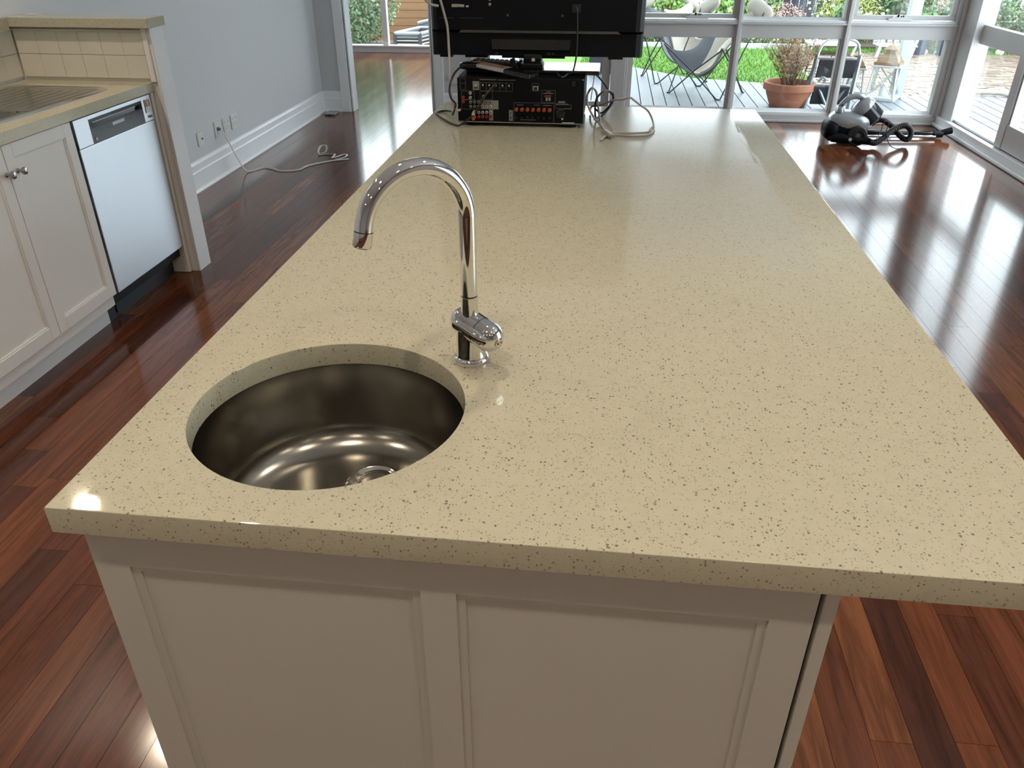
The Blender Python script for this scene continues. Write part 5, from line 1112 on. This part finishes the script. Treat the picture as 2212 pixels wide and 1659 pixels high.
# ---- lanterns
def lantern(label, x, y, rz_, s):
    t = thing('garden_lantern', label, 'lantern', (x, y, DZ), rz_); h = 0.335 * s; w_ = 0.125 * s; wb = 0.145 * s
    L = dict(parent=t, local=True)
    mb = MB().box(-wb - .01, wb + .01, -wb - .01, wb + .01, 0.0, 0.035 * s); mb.build('base', 'wwood', bev=0.006, **L)
    for sx in (-1, 1):
        for sy in (-1, 1): MB().tube([(sx * wb * .96, sy * wb * .96, 0.03 * s), (sx * w_ * .9, sy * w_ * .9, h)], 0.0115 * s, 4).build('corner_post', 'wwood', **L)
    for a in range(4):
        R_ = Matrix.Rotation(a * PI / 2, 4, 'Z')
        for sgn in (-1, 1):
            mb = MB(); mb.M = R_; mb.tube([(-sgn * wb * .9, -wb * .96, 0.045 * s), (sgn * w_ * .86, -w_ * .9, h - .012)], 0.0065 * s, 4); mb.build('cross_bar', 'wwood', **L)
        mb = MB(); mb.M = R_; mb.add([(-wb * .85, -wb * .88, .04 * s), (wb * .85, -wb * .88, .04 * s), (w_ * .8, -w_ * .82, h), (-w_ * .8, -w_ * .82, h)], [(0, 1, 2, 3)]); mb.build('pane', 'glass', fix=False, **L)
    MB().box(-w_ - .02, w_ + .02, -w_ - .02, w_ + .02, h, h + 0.018 * s).build('top_frame', 'wwood', bev=0.003, **L)
    rf = MB(); L_ = []
    for zz, r_ in ((h + .018 * s, w_ + .004), (h + .05 * s, w_ + .002), (h + .052 * s, w_ * .9), (h + .095 * s, w_ * .72), (h + .125 * s, w_ * .48), (h + .135 * s, w_ * .42)): L_.append([(-r_, -r_, zz), (r_, -r_, zz), (r_, r_, zz), (-r_, r_, zz)])
    loops(rf, L_, True); rf.build('roof', 'rust', **L)
    MB().box(-w_ * .36, w_ * .36, -w_ * .36, w_ * .36, h + .13 * s, h + .165 * s).build('vent_box', 'rust', **L)
    ck = MB(); L_ = []
    for zz, r_ in ((h + .165 * s, w_ * .58), (h + .172 * s, w_ * .58), (h + .21 * s, w_ * .2), (h + .215 * s, w_ * .06), (h + .24 * s, .001)): L_.append([(-r_, -r_, zz), (r_, -r_, zz), (r_, r_, zz), (-r_, r_, zz)])
    loops(ck, L_, True); ck.build('roof_cap', 'rust', **L)
    MB().lathe([(0, .036 * s), (.04 * s, .036 * s), (.04 * s, .16 * s), (0, .16 * s)], (0, 0, 0), 16).build('candle', 'white', smooth=True, **L)
    return t
lantern('large white lantern with crossed sides and brown metal roof on the deck', 2.99, 9.36, math.radians(-28), 1.0)
lantern('smaller white lantern behind the step ladder', 2.76, 9.72, math.radians(-15), 0.78)
# ---- butterfly chairs
def butterfly(label, x, y, rz_, hide, seed):
    t = thing('butterfly_chair', label, 'chair', (x, y, DZ), rz_); L = dict(parent=t, local=True)
    T = dict(fl=Vector((-.36, -.40, .52)), fr=Vector((.36, -.40, .52)), bl=Vector((-.40, .40, .92)), br=Vector((.40, .40, .92)))
    G = dict(fl=Vector((-.33, -.30, .008)), fr=Vector((.33, -.30, .008)), bl=Vector((-.30, .30, .008)), br=Vector((.30, .30, .008)))
    def rod(a, b_, off):
        MB().tube([a, a.lerp(b_, .5) + Vector((0, 0, 0.01)), b_ + off], 0.0075, 8).build('frame_rod', 'rod', smooth=True, **L)
    for a, b_, o in (('fl', 'fr', (-.03, 0, 0)), ('fr', 'fl', (.03, 0, 0)), ('bl', 'br', (-.03, 0, 0)), ('br', 'bl', (.03, 0, 0)), ('fl', 'bl', (0, -.03, 0)), ('bl', 'fl', (0, .03, 0)), ('fr', 'br', (0, -.03, 0)), ('br', 'fr', (0, .03, 0))):
        rod(T[a], G[b_], Vector(o))
    for k, o1, o2 in (('fl', (.03, 0, 0), (0, .03, 0)), ('fr', (-.03, 0, 0), (0, .03, 0)), ('bl', (.03, 0, 0), (0, -.03, 0)), ('br', (-.03, 0, 0), (0, -.03, 0))):
        MB().tube([G[k] + Vector(o1), G[k], G[k] + Vector(o2)], 0.0075, 8).build('foot_loop', 'rod', smooth=True, **L)
    def sheet(nm, m, off, thick, amp, shrink, sd, n=22):
        rr = random.Random(sd); mb = MB(); vs = []
        for j in range(n + 1):
            for i in range(n + 1):
                u = (i / n); v = (j / n)
                uu = u if nm == 'sling' else 0.40 + 0.62 * u; vv = v if nm == 'sling' else -0.04 + 1.06 * v
                uu = min(uu, 1.0); vv = max(0.0, min(vv, 1.0))
                p = T['fl'] * (1 - uu) * (1 - vv) + T['fr'] * uu * (1 - vv) + T['bl'] * (1 - uu) * vv + T['br'] * uu * vv
                cu = (4 * uu * (1 - uu)); cv = (4 * vv * (1 - vv))
                sag = 0.30 * cu ** .8 * (1 - .35 * vv) + 0.22 * cv ** .8 - 0.10 * cu * cv
                pull = Vector((-(uu - .5) * cv * .42, -(vv - .5) * cu * .30, 0))
                p = p + pull - Vector((0, 0, sag)) + Vector((0, 0, off + amp * math.sin(7 * u + sd) * math.sin(6 * v + 2 * sd)))
                vs.append(p)
        mb.add(vs, [(j * (n + 1) + i, j * (n + 1) + i + 1, (j + 1) * (n + 1) + i + 1, (j + 1) * (n + 1) + i) for j in range(n) for i in range(n)])
        o = mb.build(nm, m, smooth=True, fix=False, **L); sm = o.modifiers.new('solid', 'SOLIDIFY'); sm.thickness = thick; sm.offset = 0
        return o
    sheet('sling', 'canvas', 0, 0.008, 0.0, 0.0, seed)
    if hide: sheet('hide_cover', 'hide', 0.03, 0.035, 0.012, 0.03, seed + 1)
    for k in ('bl', 'br', 'fl', 'fr'):
        if k[0] == 'b':
            MB().sph(T[k] - Vector((T[k].x * .2, T[k].y * .1, .07)), (.16, .045, .09), 18, 12, Euler((-0.5, 0.5 * (1 if T[k].x > 0 else -1), 0)).to_matrix(), 0.75).build('corner_pocket', 'hide' if hide else 'canvas', smooth=True, **L)
    return t
butterfly('canvas butterfly chair with a cream hide cover nearest the window', 1.13, 9.50, math.radians(-37), True, 3)
butterfly('second butterfly chair with a cream hide, behind the nearer one to the left', 0.80, 10.42, math.radians(18), True, 5)
# ---- outside the far room: shrub, timber fence, corrugated planter
bush('silver_shrub', 'large silvery green shrub outside the far room window', (-4.45, 13.25, 0.75), (1.2, 0.8, 1.1), 26000, 0.062, 'leafB', 31, base=-0.3, shell=0.25)
tf = thing('timber_fence', 'horizontal cedar board fence outside the far room', 'fence', (-3.2, 15.3, -0.3))
for k in range(13): box('fence_board', 'cedar', (-6.5, -0.9, 15.3, 15.325, -0.3 + k * 0.128, -0.3 + k * 0.128 + 0.122), tf, bev=0.003)
box('added_dark_backing', 'fence', (-6.5, -0.9, 15.326, 15.335, -0.3, 1.36), tf)  # dark sheet added behind the boards so the gaps look shaded
for x in (-5.5, -3.6, -1.7): box('fence_post', 'cedar', (x, x + 0.09, 15.336, 15.42, -0.3, 1.4), tf)
rb = thing('raised_bed', 'corrugated steel raised garden bed outside the far room', 'garden bed', (-2.95, 13.6, -0.3))
def corr(nm, p0, p1, z0, z1):
    mb = MB(); p0 = Vector(p0); p1 = Vector(p1); d = (p1 - p0).normalized(); nr = Vector((d.y, -d.x, 0)); n = 14; vs = []
    for j in range(n * 2 + 1):
        z = z0 + (z1 - z0) * j / (n * 2); o_ = 0.012 * math.sin(PI * j / 2)
        vs += [p0 + nr * o_ + Vector((0, 0, z)), p1 + nr * o_ + Vector((0, 0, z))]
    mb.add(vs, [(2 * j, 2 * j + 1, 2 * j + 3, 2 * j + 2) for j in range(n * 2)]); o = mb.build(nm, 'cornir', rb, fix=False); m_ = o.modifiers.new('s', 'SOLIDIFY'); m_.thickness = 0.004
A_, B_, C_, D_ = (-3.33, 13.0, 0), (-2.93, 13.0, 0), (-2.70, 13.82, 0), (-3.12, 13.82, 0)
corr('front_panel', A_, B_, -0.3, 0.06); corr('side_panel', B_, C_, -0.3, 0.06); corr('side_panel', D_, A_, -0.3, 0.06); corr('back_panel', C_, D_, -0.3, 0.06)
for p in (A_, B_, C_, D_): MB().cbox((p[0], p[1], -0.11), (0.05, 0.05, 0.38)).build('corner_post', 'darkgrey', rb, bev=0.006)
for p, q in ((A_, B_), (B_, C_), (C_, D_), (D_, A_)): MB().tube([Vector(p) + Vector((0, 0, 0.075)), Vector(q) + Vector((0, 0, 0.075))], 0.028, 10).build('capping', 'cornir', rb, smooth=True)
MB().prism([(a[0], a[1]) for a in (A_, B_, C_, D_)], -0.28, 0.0).build('soil', 'soil', rb)
hb2 = thing('hot_house', 'tilted grey steel cover behind the raised bed', 'cover', (-2.2, 14.4, -0.3))
MB().add([(-3.15, 13.9, -0.3), (-2.2, 13.9, -0.3), (-2.2, 14.9, -0.3), (-3.15, 14.9, -0.3), (-3.15, 13.9, 0.12), (-2.2, 13.9, 0.34), (-2.2, 14.9, 0.34), (-3.15, 14.9, 0.12)], [(0, 3, 2, 1), (4, 5, 6, 7), (0, 1, 5, 4), (1, 2, 6, 5), (2, 3, 7, 6), (3, 0, 4, 7)]).build('cover_panel', 'cornir', hb2, bev=0.02)
MB().tube([(-3.15, 13.88, 0.135), (-2.2, 13.88, 0.355)], 0.03, 10).build('cover_rim', 'cornir', hb2, smooth=True)

cdp = box('paper_card', 'white', (-2.62, -2.545, 3.57, 3.62, 1.1655, 1.1675)); tag(cdp, 'small white card lying on the stone cap of the low partition', 'card')
